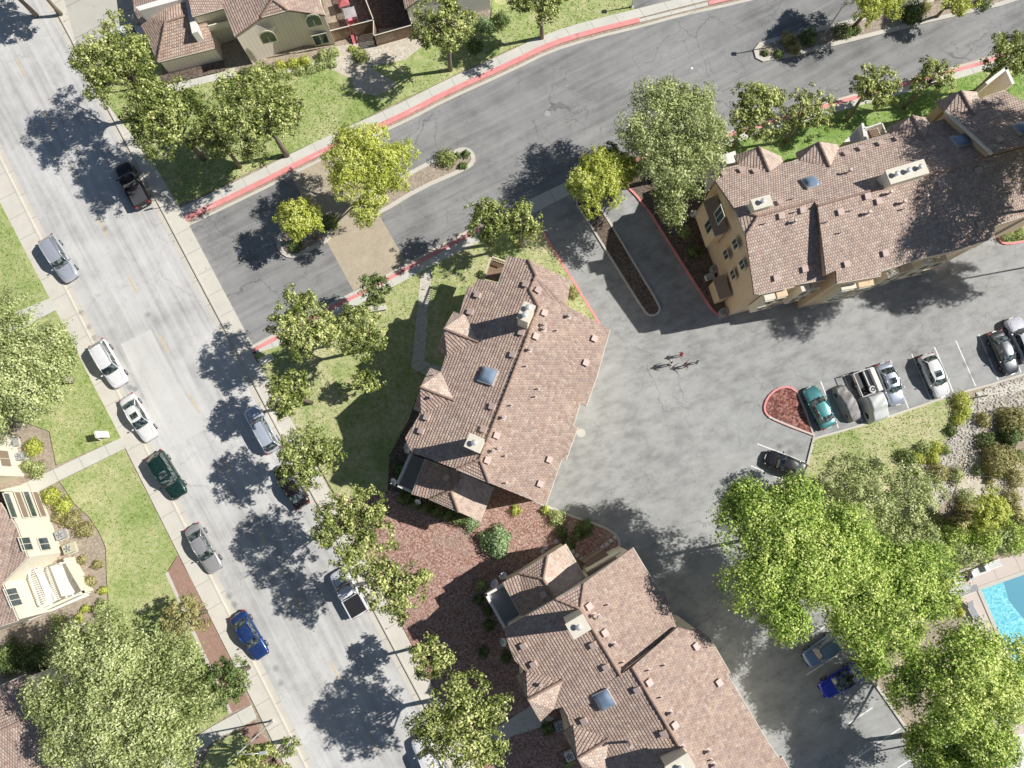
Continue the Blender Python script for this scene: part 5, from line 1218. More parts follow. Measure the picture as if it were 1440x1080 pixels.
for Rr, tl, ap, br, end, tr_, bl, pl in ((R, (1033, 218), (1067, 206), (1099, 220), (1082, 242), (1038, 232), (1101, 228), pn), (R, (1120, 214), (1151, 199), (1178, 203), (1167, 235), (1124, 225), (1180, 208), pn2), (R, (1249, 178), (1283, 162), (1307, 166), (1299, 197), (1252, 189), (1308, 173), pn2), (R3, (1317, 142), (1351, 127), (1374, 129), (1370, 162), (1330, 156), (1377, 139), pn3)):
    za_ = onplane(pl, *end).z; ze = za_-1.5
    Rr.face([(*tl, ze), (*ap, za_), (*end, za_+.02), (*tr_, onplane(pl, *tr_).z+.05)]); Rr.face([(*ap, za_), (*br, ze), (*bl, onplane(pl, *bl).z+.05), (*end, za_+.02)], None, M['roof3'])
    D.append((P(*ap, za_), P(*end, za_)))
    walls(B2, [(*tl, ze), (*ap, za_), (*br, ze), (*bl, ze), (*tr_, ze)], .25, M['tan'], .15, 0, 'dormer_wall')
for r_ in (R, R2, R3): r_.build(B2, M['roof2'])
TW = siding('siding_tan', (.62, .47, .31), radians(15))
WQ = walls(B2, [(1034, 295, 10.6), (1049, 331, 10.6), (1061, 414, E), (1067, 413, E), (1118, 400, E), (1162, 393, E), (1150, 281, 11.0), (1103, 229, E), (1017, 237, E), (1006, 254, E)], .12, M['tan'])
walls(B2, [(1150, 290, 11.2), (1162, 386, 9.9), (1175, 381, 9.5), (1177, 398, 9.6), (1239, 388, 9.6), (1240, 381, 9.8), (1294, 363, 9.7), (1340, 353, 9.7), (1399, 334, 9.7), (1399, 317, 10.0), (1520, 278, 9.9), (1520, 188, 11.2), (1393, 219, 11.3), (1328, 167, 8.8), (1240, 191, 8.8), (1123, 224, 8.8)], .1, M['tan'])
walls(B2, [(1393, 217, Z3-.1), (1500, 188, Z3-.1), (1438, 142, 9.4), (1412, 127, 9.4), (1329, 156, 9.4)], .1, M['tan'])
caps(B2, [(P(*ra), P(*rb)), (P(*rc), P(*rd)), (P(*re), P(*rf_))]+D+[(P(*ra), P(1034, 295, onplane(pn, 1034, 295).z)), (P(*ra), P(1049, 331, onplane(ps, 1049, 331).z))])
p1, p2 = P(1328, 158, 9.5), P(1393, 217, Z3+.1); mb = MB(); off = org(B2)
mb.tube([p1-off+Vector((0, 0, .12)), p2-off+Vector((0, 0, .12))], .16, M['trim'], 8); mb.build('gable_trim', B2)
vents(B2, R, [(1043, 241), (1018, 246), (1122, 272) if 0 else (1062, 242), (1097, 286), (1091, 390), (1131, 378), (1098, 303) , (1128, 295)])
vents(B2, R, [(1190, 217), (1211, 210), (1238, 203), (1262, 196)]); vents(B2, R2, [(1181, 298), (1235, 283), (1244, 356), (1190, 371), (1341, 226), (1316, 241), (1322, 258), (1375, 240), (1378, 316), (1219, 276), (1195, 275), (1123, 279)])
vents(B2, R3, [(1405, 198), (1390, 144), (1434, 188)])
pipes(B2, R, [(1116, 313, .11, .6), (1117, 299), (1114, 280), (1075, 315)])
pipes(B2, R, [(1192, 243, .11, .7), (1307, 212, .1, .7)]); pipes(B2, R2, [(1219, 301, .11, .6), (1249, 273, .11, .6), (1268, 286, .11, .6), (1269, 295), (1162, 313), (1181, 328), (1196, 297), (1312, 256, .11, .6), (1299, 278, .11, .6)])
pipes(B2, R3, [(1397, 167, .12, .8), (1415, 190)])
skylight(B2, R, 1140, 258, 1.35) if R.hit(1140, 258) else skylight(B2, R2, 1140, 258, 1.35)
skylight(B2, R, 1351, 199, 1.5); skylight(B2, R3, 1438, 182, 1.4)
chimney(B2, R, 1071, 285, 12.1, 1.7, .9, radians(16), 1); chimney(B2, R2, 1275, 242, 12.7, 3.6, 1.25, radians(17), 3)
# west end wall: windows and bays
Aw, Bw = P(1006, 254, E), P(1061, 414, E); Aw = Vector((Aw.x, Aw.y, 0)); Bw = Vector((Bw.x, Bw.y, 0))
dd = (Bw-Aw).normalized(); nn = Vector((-dd.y, dd.x, 0)); nn = nn if nn.x < 0 else -nn
def quad(x, y, w=8, h=12): return [(x-3, y-h*.6), (x+w*.6, y-h*.25), (x+3, y+h*.6), (x-w*.6, y+h*.25)]
def wall_win(cx, cy, w, h, root=B2, A=Aw, B=Bw, n=nn, outset=0.0, **kw):
    p = on_wall(A+n*outset, B+n*outset, cx, cy); d = (B-A).normalized(); p0 = Vector((p.x, p.y, 0))
    return window(root, p0-d*w/2, p0+d*w/2, max(.3, p.z-h/2), p.z+h/2, n, **kw)
for cx, cy in ((1034, 343), (1021, 358), (1044, 372), (1031, 386)): wall_win(cx, cy, .85, 1.15)
# projecting bay with its small dark roof
def bay(root, A, B, cx, cy, w, depth, z0, z1, matw, matr, n, name='bay'):
    p = on_wall(A, B, cx, cy); d = (B-A).normalized(); p0 = Vector((p.x, p.y, 0)); off = org(root)
    mb = MB(); c = p0+n*depth/2-off; mb.box((c.x, c.y, (z0+z1)/2), (w, depth, z1-z0), matw, rz=atan2(d.y, d.x)); b1_ = mb.build(name+'_wall', root)
    mb = MB(); a0 = p0-d*(w/2+.15)-off; a1 = p0+d*(w/2+.15)-off; o1 = n*(depth+.2)
    vs = [a0+Vector((0, 0, z1+.7)), a1+Vector((0, 0, z1+.7)), a1+o1+Vector((0, 0, z1+.02)), a0+o1+Vector((0, 0, z1+.02)), a0+Vector((0, 0, z1)), a1+Vector((0, 0, z1)), ]
    mb.add(vs, [(3, 2, 1, 0), (0, 4, 3), (1, 2, 5)], matr); mb.build(name+'_roof', root)
    return p0
pb = bay(B2, Aw, Bw, 1017, 298, 3.4, 1.0, 3.4, 7.2, M['tan'], M['fascia'], nn)
for cx, cy, w, h in ((1012, 302, 1.1, 2.1), (997, 318, 1.0, 2.0)): wall_win(cx, cy, w, h, outset=1.0)
pb = bay(B2, Aw, Bw, 1020, 404, 2.0, .9, 0, 2.6, M['tan'], M['fascia'], nn)
quadbox(B2, 'balcony_floor', [(1012, 219), (1034, 212), (1038, 228), (1015, 238)], 6.4, 0, M['whitewall'])
quadbox(B2, 'balcony_wall', [(1186, 200), (1212, 176), (1217, 178), (1222, 196)], 5.6, 0, M['whitewall'])
quadbox(B2, 'balcony_floor', [(1214, 184), (1240, 174), (1245, 189), (1219, 198)], 5.5, 5.3, M['wood'])
rail(B2, 'balcony_parapet', [P(1212, 176, 6.3), P(1216, 198, 6.3)], 4.6, 6.5, M['whitewall'], True, .25); rail(B2, 'balcony_railing', [P(1214, 182, 6.3), P(1239, 174, 6.3), P(1245, 188, 6.3)], 5.4, 6.5, M['whitewall'], False, .12)
rail(B2, 'balcony_parapet', [P(1376, 127, 7), P(1402, 107, 7), P(1411, 127, 7)], 4.0, 8.4, M['whitewall'], True, .3)
# garage bays on the south face
for a, b_ in (((1075, 411), (1112, 402)), ((1127, 398), (1158, 390)), ((1183, 396), (1236, 387)), ((1248, 378), (1290, 364)), ((1300, 360), (1338, 352))):
    p, q = P(*a, 8.6), P(*b_, 8.6); d = (q-p); d.z = 0; n = Vector((d.y, -d.x, 0)).normalized(); n = n if n.y < 0 else -n
    p0 = p+d*.08; q0 = q-d*.08
    for k in range(2):
        s0 = p+d*(.06+.47*k); s1 = p+d*(.06+.47*k+.40); s0.z = s1.z = 0
        mb = MB(); off = org(B2); c = (s0+s1)/2-off+n*.35; mb.box((c.x, c.y, 5.6), ((s1-s0).length, .7, 4.6), M['tan'] if k else M['cream'], rz=atan2(d.y, d.x)); mb.build('bay_wall', B2)
        m_ = (s1-s0); window(B2, s0+m_*.15+n*.7, s0+m_*.85+n*.7, 4.0, 5.3, n); window(B2, s0+m_*.15+n*.7, s0+m_*.85+n*.7, 6.3, 7.5, n)
# ------------------------------------------------ house with arched windows (top left)
SD = siding('siding_board', (.97, .86, .76), radians(20))
c0 = P(400, 60); H1 = empty('house', (c0.x, c0.y, 0), 0, 'pale board-clad house with two arched windows and low garage wing, top left', 'house')
R = Roof(); E = 5.2; Z = 7.2
R.face([(330, 51, E), (367, 24, 6.3), (383, -1, Z), (360, -60, Z), (300, -28, E)])
R.face([(367, 24, 6.3), (405, 14, 6.3), (383, -1, Z)])
R.face([(405, 14, 6.3), (457, 21, E), (432, -45, E), (360, -60, Z), (383, -1, Z)])
R.build(H1, M['roof']); q = walls(H1, [(330, 51, E), (367, 24, 6.2), (405, 14, 6.2), (457, 21, E), (432, -45, E), (300, -28, E)], .10, SD, .15)
caps(H1, [(P(367, 24, 6.3), P(383, -1, Z)), (P(405, 14, 6.3), P(383, -1, Z)), (P(383, -1, Z), P(360, -60, Z))])
A_, B_ = P(330, 51, E), P(457, 21, E); A_.z = B_.z = 0; n_ = Vector((0, -1, 0))
d_ = (B_-A_).normalized(); n_ = Vector((d_.y, -d_.x, 0)); A_ = A_-n_*.12; B_ = B_-n_*.12
# the wall runs through the middle (clipped) gable points so windows sit slightly proud of it
for cx, cy, w, h, ar in ((378, 55, 1.5, 1.0, True), (442, 32, 1.5, 1.0, True), (451, 55, 1.5, 1.6, False)): wall_win(cx, cy, w, h, H1, A_+n_*.1, B_+n_*.1, n_, arch=ar)
R = Roof()
R.face([(189, 16, 2.9), (233, 31, 4.4), (222, 87, 2.6), (214, 70, 2.6)]); R.face([(222, 87, 2.6), (233, 31, 4.4), (285, 15, 4.4), (303, 67, 2.6)]); R.face([(189, 16, 2.9), (180, -60, 2.9), (240, -60, 4.4), (270, -50, 4.6), (285, 15, 4.4), (233, 31, 4.4)])
R.build(H1, M['roof']); walls(H1, [(189, 16, 2.7), (222, 87, 2.5), (303, 67, 2.5), (285, -50, 2.7), (180, -60, 2.7)], .15, SD, .15); caps(H1, [(P(233, 31, 4.4), P(222, 87, 2.6)), (P(233, 31, 4.4), P(285, 15, 4.4))])
R = Roof(); R.face([(270, 23, 5.4), (314, 11, 5.4), (300, -60, 6.2), (255, -50, 6.0)]); R.build(H1, M['roof']); walls(H1, [(263, 5, 5.0), (270, 23, 5.2), (314, 11, 5.2), (300, -60, 5.6), (250, -50, 5.4)], .1, M['cream'])
quadbox(H1, 'upper_wall', [(190, 10), (262, -12), (262, -3), (196, 15)], 5.0, 0, M['whitewall']); quadbox(H1, 'upper_wall', [(258, -10), (265, -12), (278, 44), (270, 47)], 4.6, 0, M['whitewall'])
quadbox(H1, 'balcony_floor', [(290, 18), (318, 10), (322, 30), (296, 38)], 3.0, 2.8, M['deckmat']); rail(H1, 'balcony_parapet', [P(293, 36, 3.8), P(320, 29, 3.8)], 2.9, 3.8, M['cream'], True, .12)
wall_win(312, 47, 1.2, 1.3, H1, P(300, 40), P(330, 30), Vector((.25, -.97, 0)))
# ------------------------------------------------ house behind the wooden fence
c0 = P(630, 10); H2 = empty('house', (c0.x, c0.y, 0), 0, 'pale house with a brown roof edge cut by the top edge, behind the loose-crowned tree', 'house')
R = Roof(); R.face([(570, 12, 3.9), (600, -8, 5.2), (590, -70, 5.2), (555, -60, 3.9)]); R.face([(600, -8, 5.2), (690, -20, 3.9), (680, -80, 3.9), (590, -70, 5.2)]); R.build(H2, M['roof'])
walls(H2, [(571, 12, 3.8), (600, -7, 5.0), (690, -19, 3.8), (680, -80, 3.8), (556, -60, 3.8)], .1, M['whitewall'], .1)
A_, B_ = P(571, 12, 3.8), P(690, -19, 3.8); A_.z = B_.z = 0; d_ = (B_-A_).normalized(); n_ = Vector((d_.y, -d_.x, 0))
wall_win(653, 8, 1.1, 1.0, H2, A_-n_*.2, B_-n_*.2, n_); wall_win(590, 9, 1.0, .6, H2, A_-n_*.2, B_-n_*.2, n_, arch=True)
# ------------------------------------------------ left house with the shuttered bay and trellis
c0 = P(20, 780); H3 = empty('house', (c0.x, c0.y, 0), 0, 'bright cream house with shuttered window bay and slatted trellis at the left edge', 'house')
R = Roof(); E = 5.6
R.face([(-80, 690, 7.4), (0, 707, E), (22, 739, E), (38, 784, E), (3, 821, E), (25, 873, E), (-60, 900, E), (-110, 800, 7.4)]); R.build(H3, M['roof'])
walls(H3, [(-60, 688, E), (4, 690, E), (22, 739, E), (38, 784, E), (20, 803, E), (3, 821, E), (25, 873, E), (-60, 905, E)], .12, M['cream'])
A_, B_ = P(5, 690, E), P(23, 739, E); A_.z = B_.z = 0; d_ = (B_-A_).normalized(); n_ = Vector((-d_.y, d_.x, 0)); n_ = n_ if n_.x > 0 else -n_
for cx, cy, w, mt in ((14, 711, 2.4, M['glass']), (30, 710, 2.6, M['fascia']), (42, 709, 2.6, M['glass']), (55, 709, 2.6, M['fascia'])): wall_win(cx, cy, w, .78, H3, A_, B_, n_, mat=mt, bars=0)
A_, B_ = P(22, 739, E), P(38, 784, E); A_.z = B_.z = 0
wall_win(36, 765, 1.2, 1.5, H3, A_, B_, n_); wall_win(62, 765, 1.2, 1.4, H3, A_, B_, n_)
A_, B_ = P(3, 821, E), P(25, 873, E); A_.z = B_.z = 0; wall_win(18, 840, 1.7, 1.6, H3, A_, B_, n_, bars=2)
quadbox(H3, 'patio_floor', [(34, 800), (98, 790), (124, 838), (40, 873)], .2, 0, M['whitewall'])
rail(H3, 'patio_wall', [P(92, 787, 1.4), P(118, 832, 1.4), P(30, 872, 1.4)], 0, 1.5, M['cream'], True, .25)
tr_ = MB(); off = org(H3)
def slatrow(a, b_, c, d, z, n):
    pa, pb_, pc, pd = (P(*q, z)-off for q in (a, b_, c, d))
    for k in range(n):
        t = k/(n-1); p = pa.lerp(pb_, t); q = pd.lerp(pc, t); v = q-p; tr_.box(((p.x+q.x)/2, (p.y+q.y)/2, z), (v.length, .07, .10), M['whitewall'], rz=atan2(v.y, v.x))
    for p, q in ((pa, pb_), (pd, pc)):
        v = q-p; tr_.box(((p.x+q.x)/2, (p.y+q.y)/2, z-.12), (v.length, .12, .12), M['whitewall'], rz=atan2(v.y, v.x))
slatrow((38, 803), (55, 852), (66, 849), (47, 800), 2.9, 18); slatrow((46, 800), (68, 849), (78, 845), (54, 797), 2.9, 18); slatrow((77, 795), (93, 842), (102, 838), (84, 792), 2.9, 18)
tr_.build('trellis', H3)
for q in ((35, 804), (56, 853), (84, 792), (102, 838)):
    p = P(*q, 2.9)-off; mb = MB(); mb.box((p.x, p.y, 1.4), (.14, .14, 2.8), M['whitewall']); mb.build('trellis_post', H3)
c0 = P(-10, 640); H4 = empty('house', (c0.x, c0.y, 0), 0, 'cream house corner beside two condensers at the left edge', 'house')
quadbox(H4, 'wall', [(-80, 596), (-34, 606), (-19, 668), (-80, 690)], 5.4, 0, M['cream'])
A_, B_ = P(-34, 606, 5.4), P(-19, 668, 5.4); A_.z = B_.z = 0; wall_win(6, 645, 1.6, 1.4, H4, A_, B_, n_, mat=M['fascia'])
R = Roof(); R.face([(-90, 590, 6.4), (-32, 603, 5.5), (-16, 670, 5.5), (-90, 700, 6.4)]); R.build(H4, M['roof'])
c0 = P(20, 1030); H5 = empty('house', (c0.x, c0.y, 0), 0, 'brown roofed house corner in dappled shade at the bottom left corner', 'house')
R = Roof(); R.face([(-60, 992, 5.2), (35, 949, 5.2), (57, 1002, 6.4), (-60, 1055, 6.4)]); R.face([(57, 1002, 6.4), (-60, 1055, 6.4), (-30, 1150, 5.2), (95, 1100, 5.2)]); R.build(H5, M['roof'])
walls(H5, [(-60, 992, 5.2), (35, 949, 5.2), (57, 1002, 6.3), (95, 1100, 5.2), (-30, 1150, 5.2)], .25, M['cream']); caps(H5, [(P(57, 1002, 6.4), P(-60, 1055, 6.4))])
quadbox(H5, 'entry_slab', [(38, 957), (66, 941), (78, 955), (45, 970)], .5, 0, M['walk'])
# ============================================================ STREET FURNITURE
def thing(name, px, py, label, cat, rz=0, group=None, z=0.0):
    p = P(px, py); return empty(name, (p.x, p.y, z), rz, label, cat, group)
def lamp(px, py, h, label, head='arm', ang=0, group=None):
    t = thing('street_lamp', px, py, label, 'street lamp', 0, group)
    mb = MB(); mb.tube([(0, 0, 0), (0, 0, .3)], .16, M['steel'], 10); mb.tube([(0, 0, .3), (0, 0, h)], [.09, .055], M['steel'], 10); mb.build('pole', t, smooth=True)
    if head == 'arm':
        mb = MB(); d = Vector((cos(ang), sin(ang), 0)); mb.tube([Vector((0, 0, h-.1)), d*.8+Vector((0, 0, h+.25)), d*1.9+Vector((0, 0, h+.35))], [.05, .045, .04], M['steel'], 8); mb.build('arm', t, smooth=True)
        mb = MB(); c = d*2.25+Vector((0, 0, h+.33)); mb.box(c, (.75, .3, .14), M['steel'], rz=ang, top=.8); mb.build('lamp_head', t, bevel=.03)
    elif head == 'globe':
        mb = MB(); mb.sphere((0, 0, h+.24), .27, M['whitewall'], 16, 10); mb.build('globe', t, smooth=True)
    else:
        mb = MB(); mb.box((0, 0, h+.1), (.5, .5, .24), M['black'], top=.7); mb.build('lamp_head', t, bevel=.03)
lamp(1154, 55, 9.2, 'tall steel lamp pole on the upper median rising across the dark shrubs', ang=radians(60), head='box')
lamp(384, 1013, 9.3, 'tall pale lamp pole beside the left kerb near the bottom edge', ang=radians(5))
lamp(572, 238, 4.6, 'white globe lamp poking out of the large round median tree', 'globe')
lamp(888, 11, 3.0, 'short black garden lamp where the side road meets the pale pavement', 'box')
lamp(1281, 1047, 3.6, 'short dark lamp at the kerb of the empty bays, bottom right', 'box')
# stop sign seen edge-on
t = thing('stop_sign', 250, 288, 'stop sign on a thin pole at the corner of street and private road', 'stop sign')
mb = MB(); mb.tube([(0, 0, 0), (0, 0, 3.3)], .035, M['steel'], 8); mb.build('pole', t)
mb = MB(); fa = SROT-pi/2; X = Vector((cos(SROT+pi/2), sin(SROT+pi/2), 0)); Yv = Vector((cos(SROT), sin(SROT), 0))
for off_, mt, r in ((0, M['white'], .40), (.012, M['red'], .36)):
    for s in (-1, 1):
        if s > 0 and off_ > 0: continue
        mb.add([X*r*cos(pi/8+k*pi/4)+Vector((0, 0, 2.95+r*sin(pi/8+k*pi/4)))+Yv*(off_+.045) for k in range(8)], [tuple(range(8))], mt)
mb.build('sign_plate', t)
cu = bpy.data.curves.new('lettering', 'FONT'); cu.body = 'STOP'; cu.size = .28; cu.align_x = 'CENTER'; cu.align_y = 'CENTER'
o = bpy.data.objects.new('lettering', cu); COL.objects.link(o); me = bpy.data.meshes.new_from_object(o.evaluated_get(bpy.context.evaluated_depsgraph_get())); bpy.data.objects.remove(o)
me.materials.clear(); me.materials.append(M['white']); o = bpy.data.objects.new('lettering', me); COL.objects.link(o); o.parent = t
Zx = Vector((0, 0, 1)); Xx = Zx.cross(Yv); o.matrix_local = Matrix((( Xx.x, 0, Yv.x, Yv.x*.065), (Xx.y, 0, Yv.y, Yv.y*.065), (0, 1, 0, 2.95), (0, 0, 0, 1)))
# white real-estate style post on the left lawn
t = thing('white_sign', 148, 613, 'white folding board sign standing on the lawn by the white sedan', 'sign', radians(20))
for s in (-1, 1):
    mb = MB(); Xb = Vector((.0, 1, 0)); tl = radians(14)*s; Zb = Vector((sin(-tl), 0, cos(tl))); Yb = Zb.cross(Xb)
    mb.box(Vector((s*.26, 0, 1.0)), (.7, .04, 1.75), M['whitewall'], X=Xb, Y=Yb, Z=Zb); mb.build('board', t, bevel=.01)
mb = MB()
for s in (-1, 1):
    for q in (-1, 1): mb.box((s*.42, q*.24, .1), (.08, .05, .28), M['whitewall'])
mb.build('leg', t)
# white bench and kerb-side white board by the corner
def bench(px, py, label, ang):
    t = thing('white_bench', px, py, label, 'bench', ang)
    mb = MB()
    for k in range(4): mb.box((0, -.18+k*.13, .45), (1.5, .10, .03), M['whitewall'])
    mb.build('seat', t)
    mb = MB()
    for k in range(3): mb.box((0, .30+k*.03, .58+k*.13), (1.5, .03, .10), M['whitewall'])
    mb.build('backrest', t)
    for s in (-1, 1):
        for q in (-.16, .28):
            mb = MB(); mb.box((s*.62, q, .22), (.06, .06, .44 if q < 0 else .46), M['whitewall']); mb.build('leg', t)
        mb = MB(); mb.box((s*.7, .06, .66), (.07, .5, .04), M['whitewall']); mb.build('armrest', t)
bench(377, 508, 'white slatted bench at the shaded street corner below the red kerb', radians(25))
# condensers
def cond(px, py, label, mat, s=.85, rz=.4, rnd=False, base=.0):
    t = thing('air_conditioner', px, py, label, 'condenser', rz, None, base)
    mb = MB(); mb.box((0, 0, .05), (s*1.15, s*1.15, .1), M['walk2']); mb.build('pad', t)
    mb = MB()
    if rnd: mb.tube([(0, 0, .1), (0, 0, .8)], s*.5, mat, 20)
    else: mb.box((0, 0, .45), (s, s, .7), mat)
    mb.build('housing', t, bevel=0 if rnd else .03)
    mb = MB()
    for k in (.12, .22, .32, .40):
        n = 20; V = []; 
        for i in range(n): a = 2*pi*i/n; V += [(s*k*cos(a), s*k*sin(a), .815), (s*(k+.02)*cos(a), s*(k+.02)*sin(a), .815)]
        mb.add(V, [(2*i, 2*i+1, (2*i+3) % (2*n), (2*i+2) % (2*n)) for i in range(n)], M['white'])
    for k in range(5): a = k*2*pi/5; mb.add([(0, 0, .81), (s*.4*cos(a), s*.4*sin(a), .81), (s*.4*cos(a+.7), s*.4*sin(a+.7), .81)], [(0, 1, 2)], M['black'])
    mb.build('fan_grille', t)
cond(22, 624, 'square grey condenser, upper of two by the left house corner', M['acm']); cond(33, 642, 'round grey condenser below the square one by the left house corner', M['acm'], rnd=True)
cond(90, 752, 'grey condenser between the brown-tinged shrub and the beige box', M['acm']); cond(101, 771, 'beige green utility condenser beside the house with the trellis', M['acg'], .95)
cond(1002, 381, 'round dark condenser in the shaded bed by the tan end wall', M['acm'], rnd=True); cond(1015, 441, 'round grey condenser at the tip of the red driveway kerb', M['acm'], rnd=True)
cond(786, 1018, 'condenser in the dark notch between the dormers of the bottom building', M['acm']); cond(800, 1060, 'condenser at the bottom edge below the lower dormer', M['whitewall'])
t = thing('utility_box', 996, 391, 'white utility box on the ground in the shaded bed by the driveway', 'utility box', .35); mb = MB(); mb.box((0, 0, .35), (.85, .6, .7), M['whitewall'], top=.96); mb.build('housing', t, bevel=.03); mb = MB(); mb.box((0, 0, .72), (.9, .65, .05), M['acm']); mb.build('lid', t)
# satellite dishes standing on roof edges and walls
def dish(px, py, z, label, az, r=.38):
    p = P(px, py, z); t = empty('satellite_dish', (p.x, p.y, z-.8), 0, label, 'satellite dish')
    mb = MB(); mb.tube([(0, 0, 0), (0, 0, .8)], .03, M['steel'], 6); mb.tube([(0, 0, .05), (-.5*cos(az), -.5*sin(az), .05)], .03, M['steel'], 6); mb.build('mast', t)
    d = Vector((cos(az)*.7, sin(az)*.7, .7)).normalized(); u = Vector((-sin(az), cos(az), 0)); v = d.cross(u); mb = MB(); V = []
    for j in range(5):
        for i in range(16): a = 2*pi*i/16; rr = r*(j+.01)/4; V.append(Vector((0, 0, .8))+u*rr*cos(a)+v*rr*sin(a)*1.1+d*(rr*rr*.9))
    mb.add(V, [(j*16+i, j*16+(i+1) % 16, j*16+16+(i+1) % 16, j*16+16+i) for j in range(4) for i in range(16)], M['steel']); mb.build('reflector', t, smooth=True)
    mb = MB(); mb.tube([Vector((0, 0, .8))-v*r*.9, Vector((0, 0, .8))+d*r*1.3], .015, M['steel'], 5); mb.box(Vector((0, 0, .8))+d*r*1.3, (.08, .08, .08), M['whitewall']); mb.build('receiver_arm', t)
dish(574, 628, 7.6, 'small dish on the notched west eave of the middle building', radians(200)); dish(573, 633, 7.0, 'second small dish just below the first on the west eave of the middle building', radians(230), .3)
dish(555, 677, 4.0, 'dish on the outer corner of the middle building balcony', radians(215)); dish(588, 705, 3.4, 'dish hanging over the hedge of the low wing', radians(250), .3)
dish(708, 811, 4.6, 'dish on the north side of the bottom building balcony, right one', radians(120)); dish(697, 822, 4.2, 'wide dish on the north side of the bottom building balcony, left one', radians(150), .45)
dish(709, 903, 6.5, 'dish on the west eave of the bottom building beside the chimney shadow', radians(180)); dish(976, 301, 3.2, 'dish at the foot of the tan end wall near the tall tree', radians(160))
dish(953, 1072, 12.4, 'small dish beside the chimney at the bottom edge', radians(140), .32); dish(187, 24, 3.6, 'white antenna dish beside the shaded driveway', radians(190), .3)
# stepping stones
pts = [(865, 755), (859, 760), (853, 765), (847, 769), (841, 773), (835, 777), (830, 781), (824, 784), (818, 786), (811, 781), (805, 776), (782, 761), (767, 770), (763, 775)]
for i, (x, y) in enumerate(pts):
    p = P(x, y); mb = MB(); mb.box((0, 0, .125), (.40, .36, .05), M['stone'], rz=radians(30)+random.uniform(-.15, .15)); o = mb.build('stepping_stone', bevel=.01); o.location = (p.x, p.y, 0)
    tag(o, 'grey square stepping stone in the row through the dark mulch', 'stepping stone', 'stepping stones by the lower building')
for i, (x, y, l) in enumerate(((183, 545, 'round utility cover on the street beside the white sedan, left one'), (190, 547, 'round utility cover on the street beside the white sedan, right one'))):
    o = disc('utility_cover', x, y, .28, M['acm'], .022); tag(o, l, 'manhole')
o = disc('manhole_cover', 817, 609, .45, M['drive'], .022); tag(o, 'pale round cover on the court beside the stepped roof edge', 'manhole')
o = disc('manhole_cover', 770, 160, .35, M['acm'], .02); tag(o, 'small dark round cover with cracks around it on the private road', 'manhole')
o = disc('manhole_cover', 973, 96, .14, M['white'], .02); tag(o, 'tiny pale cover on the private road near the upper median', 'manhole')
t = thing('kerb_inlet', 528, 435, 'dark storm inlet box beside the small dark round tree', 'storm inlet', radians(10)); mb = MB(); mb.box((.2, 0, .16), (1.9, .5, .14), M['walk2']); mb.build('slab', t); mb = MB(); mb.box((.2, -.28, .12), (1.7, .08, .1), M['ventdark']); mb.build('opening', t)
# fences
def fence(pts, h, label, mat, posts=True, solid=True):
    ws = [P(*p) for p in pts]; c = ws[0]; t = empty('wooden_fence', (c.x, c.y, 0), 0, label, 'fence'); mb = MB(); pm = MB()
    for a, b_ in zip(ws[:-1], ws[1:]):
        a = a-c; b_ = b_-c; d = b_-a; l = d.length; ang = atan2(d.y, d.x); n = max(1, int(l/.16))
        if solid:
            for i in range(n):
                p = a+d*(i+.5)/n; mb.box((p.x, p.y, h/2+random.uniform(-.02, .02)), (.145, .03, h-.1), mat, rz=ang)
        m_ = (a+b_)/2; mb.box((m_.x, m_.y, h), (l, .10, .05), M['trim'], rz=ang); mb.box((m_.x, m_.y, .35), (l, .06, .08), mat, rz=ang)
        k = max(1, int(l/2.3))
        for i in range(k+1):
            p = a+d*i/k; q = MB(); q.box((p.x, p.y, h/2+.03), (.11, .11, h+.06), M['wood']); q.build('post', t)
    mb.build('boards', t)
fence([(467, 60), (530, 44)], 2.0, 'dark wooden fence in front of the toy slide yard, left panel run', M['wood'])
fence([(530, 44), (530, 66), (583, 51)], 2.0, 'dark wooden fence stepping forward beside the loose-crowned tree', M['wood'])
fence([(467, 60), (448, -20)], 2.0, 'wooden fence running up beside the arched-window house', M['wood'])
fence([(530, 44), (505, -20)], 2.0, 'wooden fence dividing the toy slide yard from the dark lawn', M['wood'])
fence([(583, 51), (565, -10)], 2.0, 'wooden fence along the side of the top house', M['wood'])
fence([(1378, 558), (1440, 546), (1480, 538)], 1.2, 'low pale-topped wooden fence beside the creek at the right edge', M['wood'])
# toy play set
t = thing('play_set', 497, 34, 'red and pink toy climbing frame with slide in the fenced yard', 'play set', radians(15))
PM_ = {'r': plain('toy_red', (.55, .16, .17), .5), 'p': plain('toy_pink', (.75, .32, .36), .5), 'g': plain('toy_grey', (.45, .42, .42), .6), 'b': plain('toy_blue', (.12, .3, .55), .5)}
mb = MB()
for x in (-.6, .6):
    for y in (-.6, .6): mb.box((x, y, 1.0), (.12, .12, 2.0), PM_['g'])
mb.build('frame', t)
mb = MB(); mb.box((0, 0, 1.0), (1.2, 1.2, .1), PM_['p']); mb.build('platform', t); mb = MB(); mb.box((0, 0, 2.05), (1.3, 1.3, .12), PM_['g'], top=.3); mb.build('canopy', t, bevel=.03)
mb = MB(); mb.box((0, -.62, 1.3), (1.1, .05, .5), PM_['r']); mb.box((.62, 0, 1.3), (.05, 1.1, .5), PM_['p']); mb.build('panel', t)
mb = MB(); V = []
for i in range(8):
    u = i/7; y = -.65-1.9*u; z = 1.0*(1-u)**1.3+.1
    V += [(-.55, y, z+.2), (-.5, y, z), (-.1, y, z), (-.05, y, z+.2)]
mb.add(V, [(i*4+k, i*4+k+1, i*4+k+5, i*4+k+4) for i in range(7) for k in range(3)], PM_['r']); mb.build('slide', t)
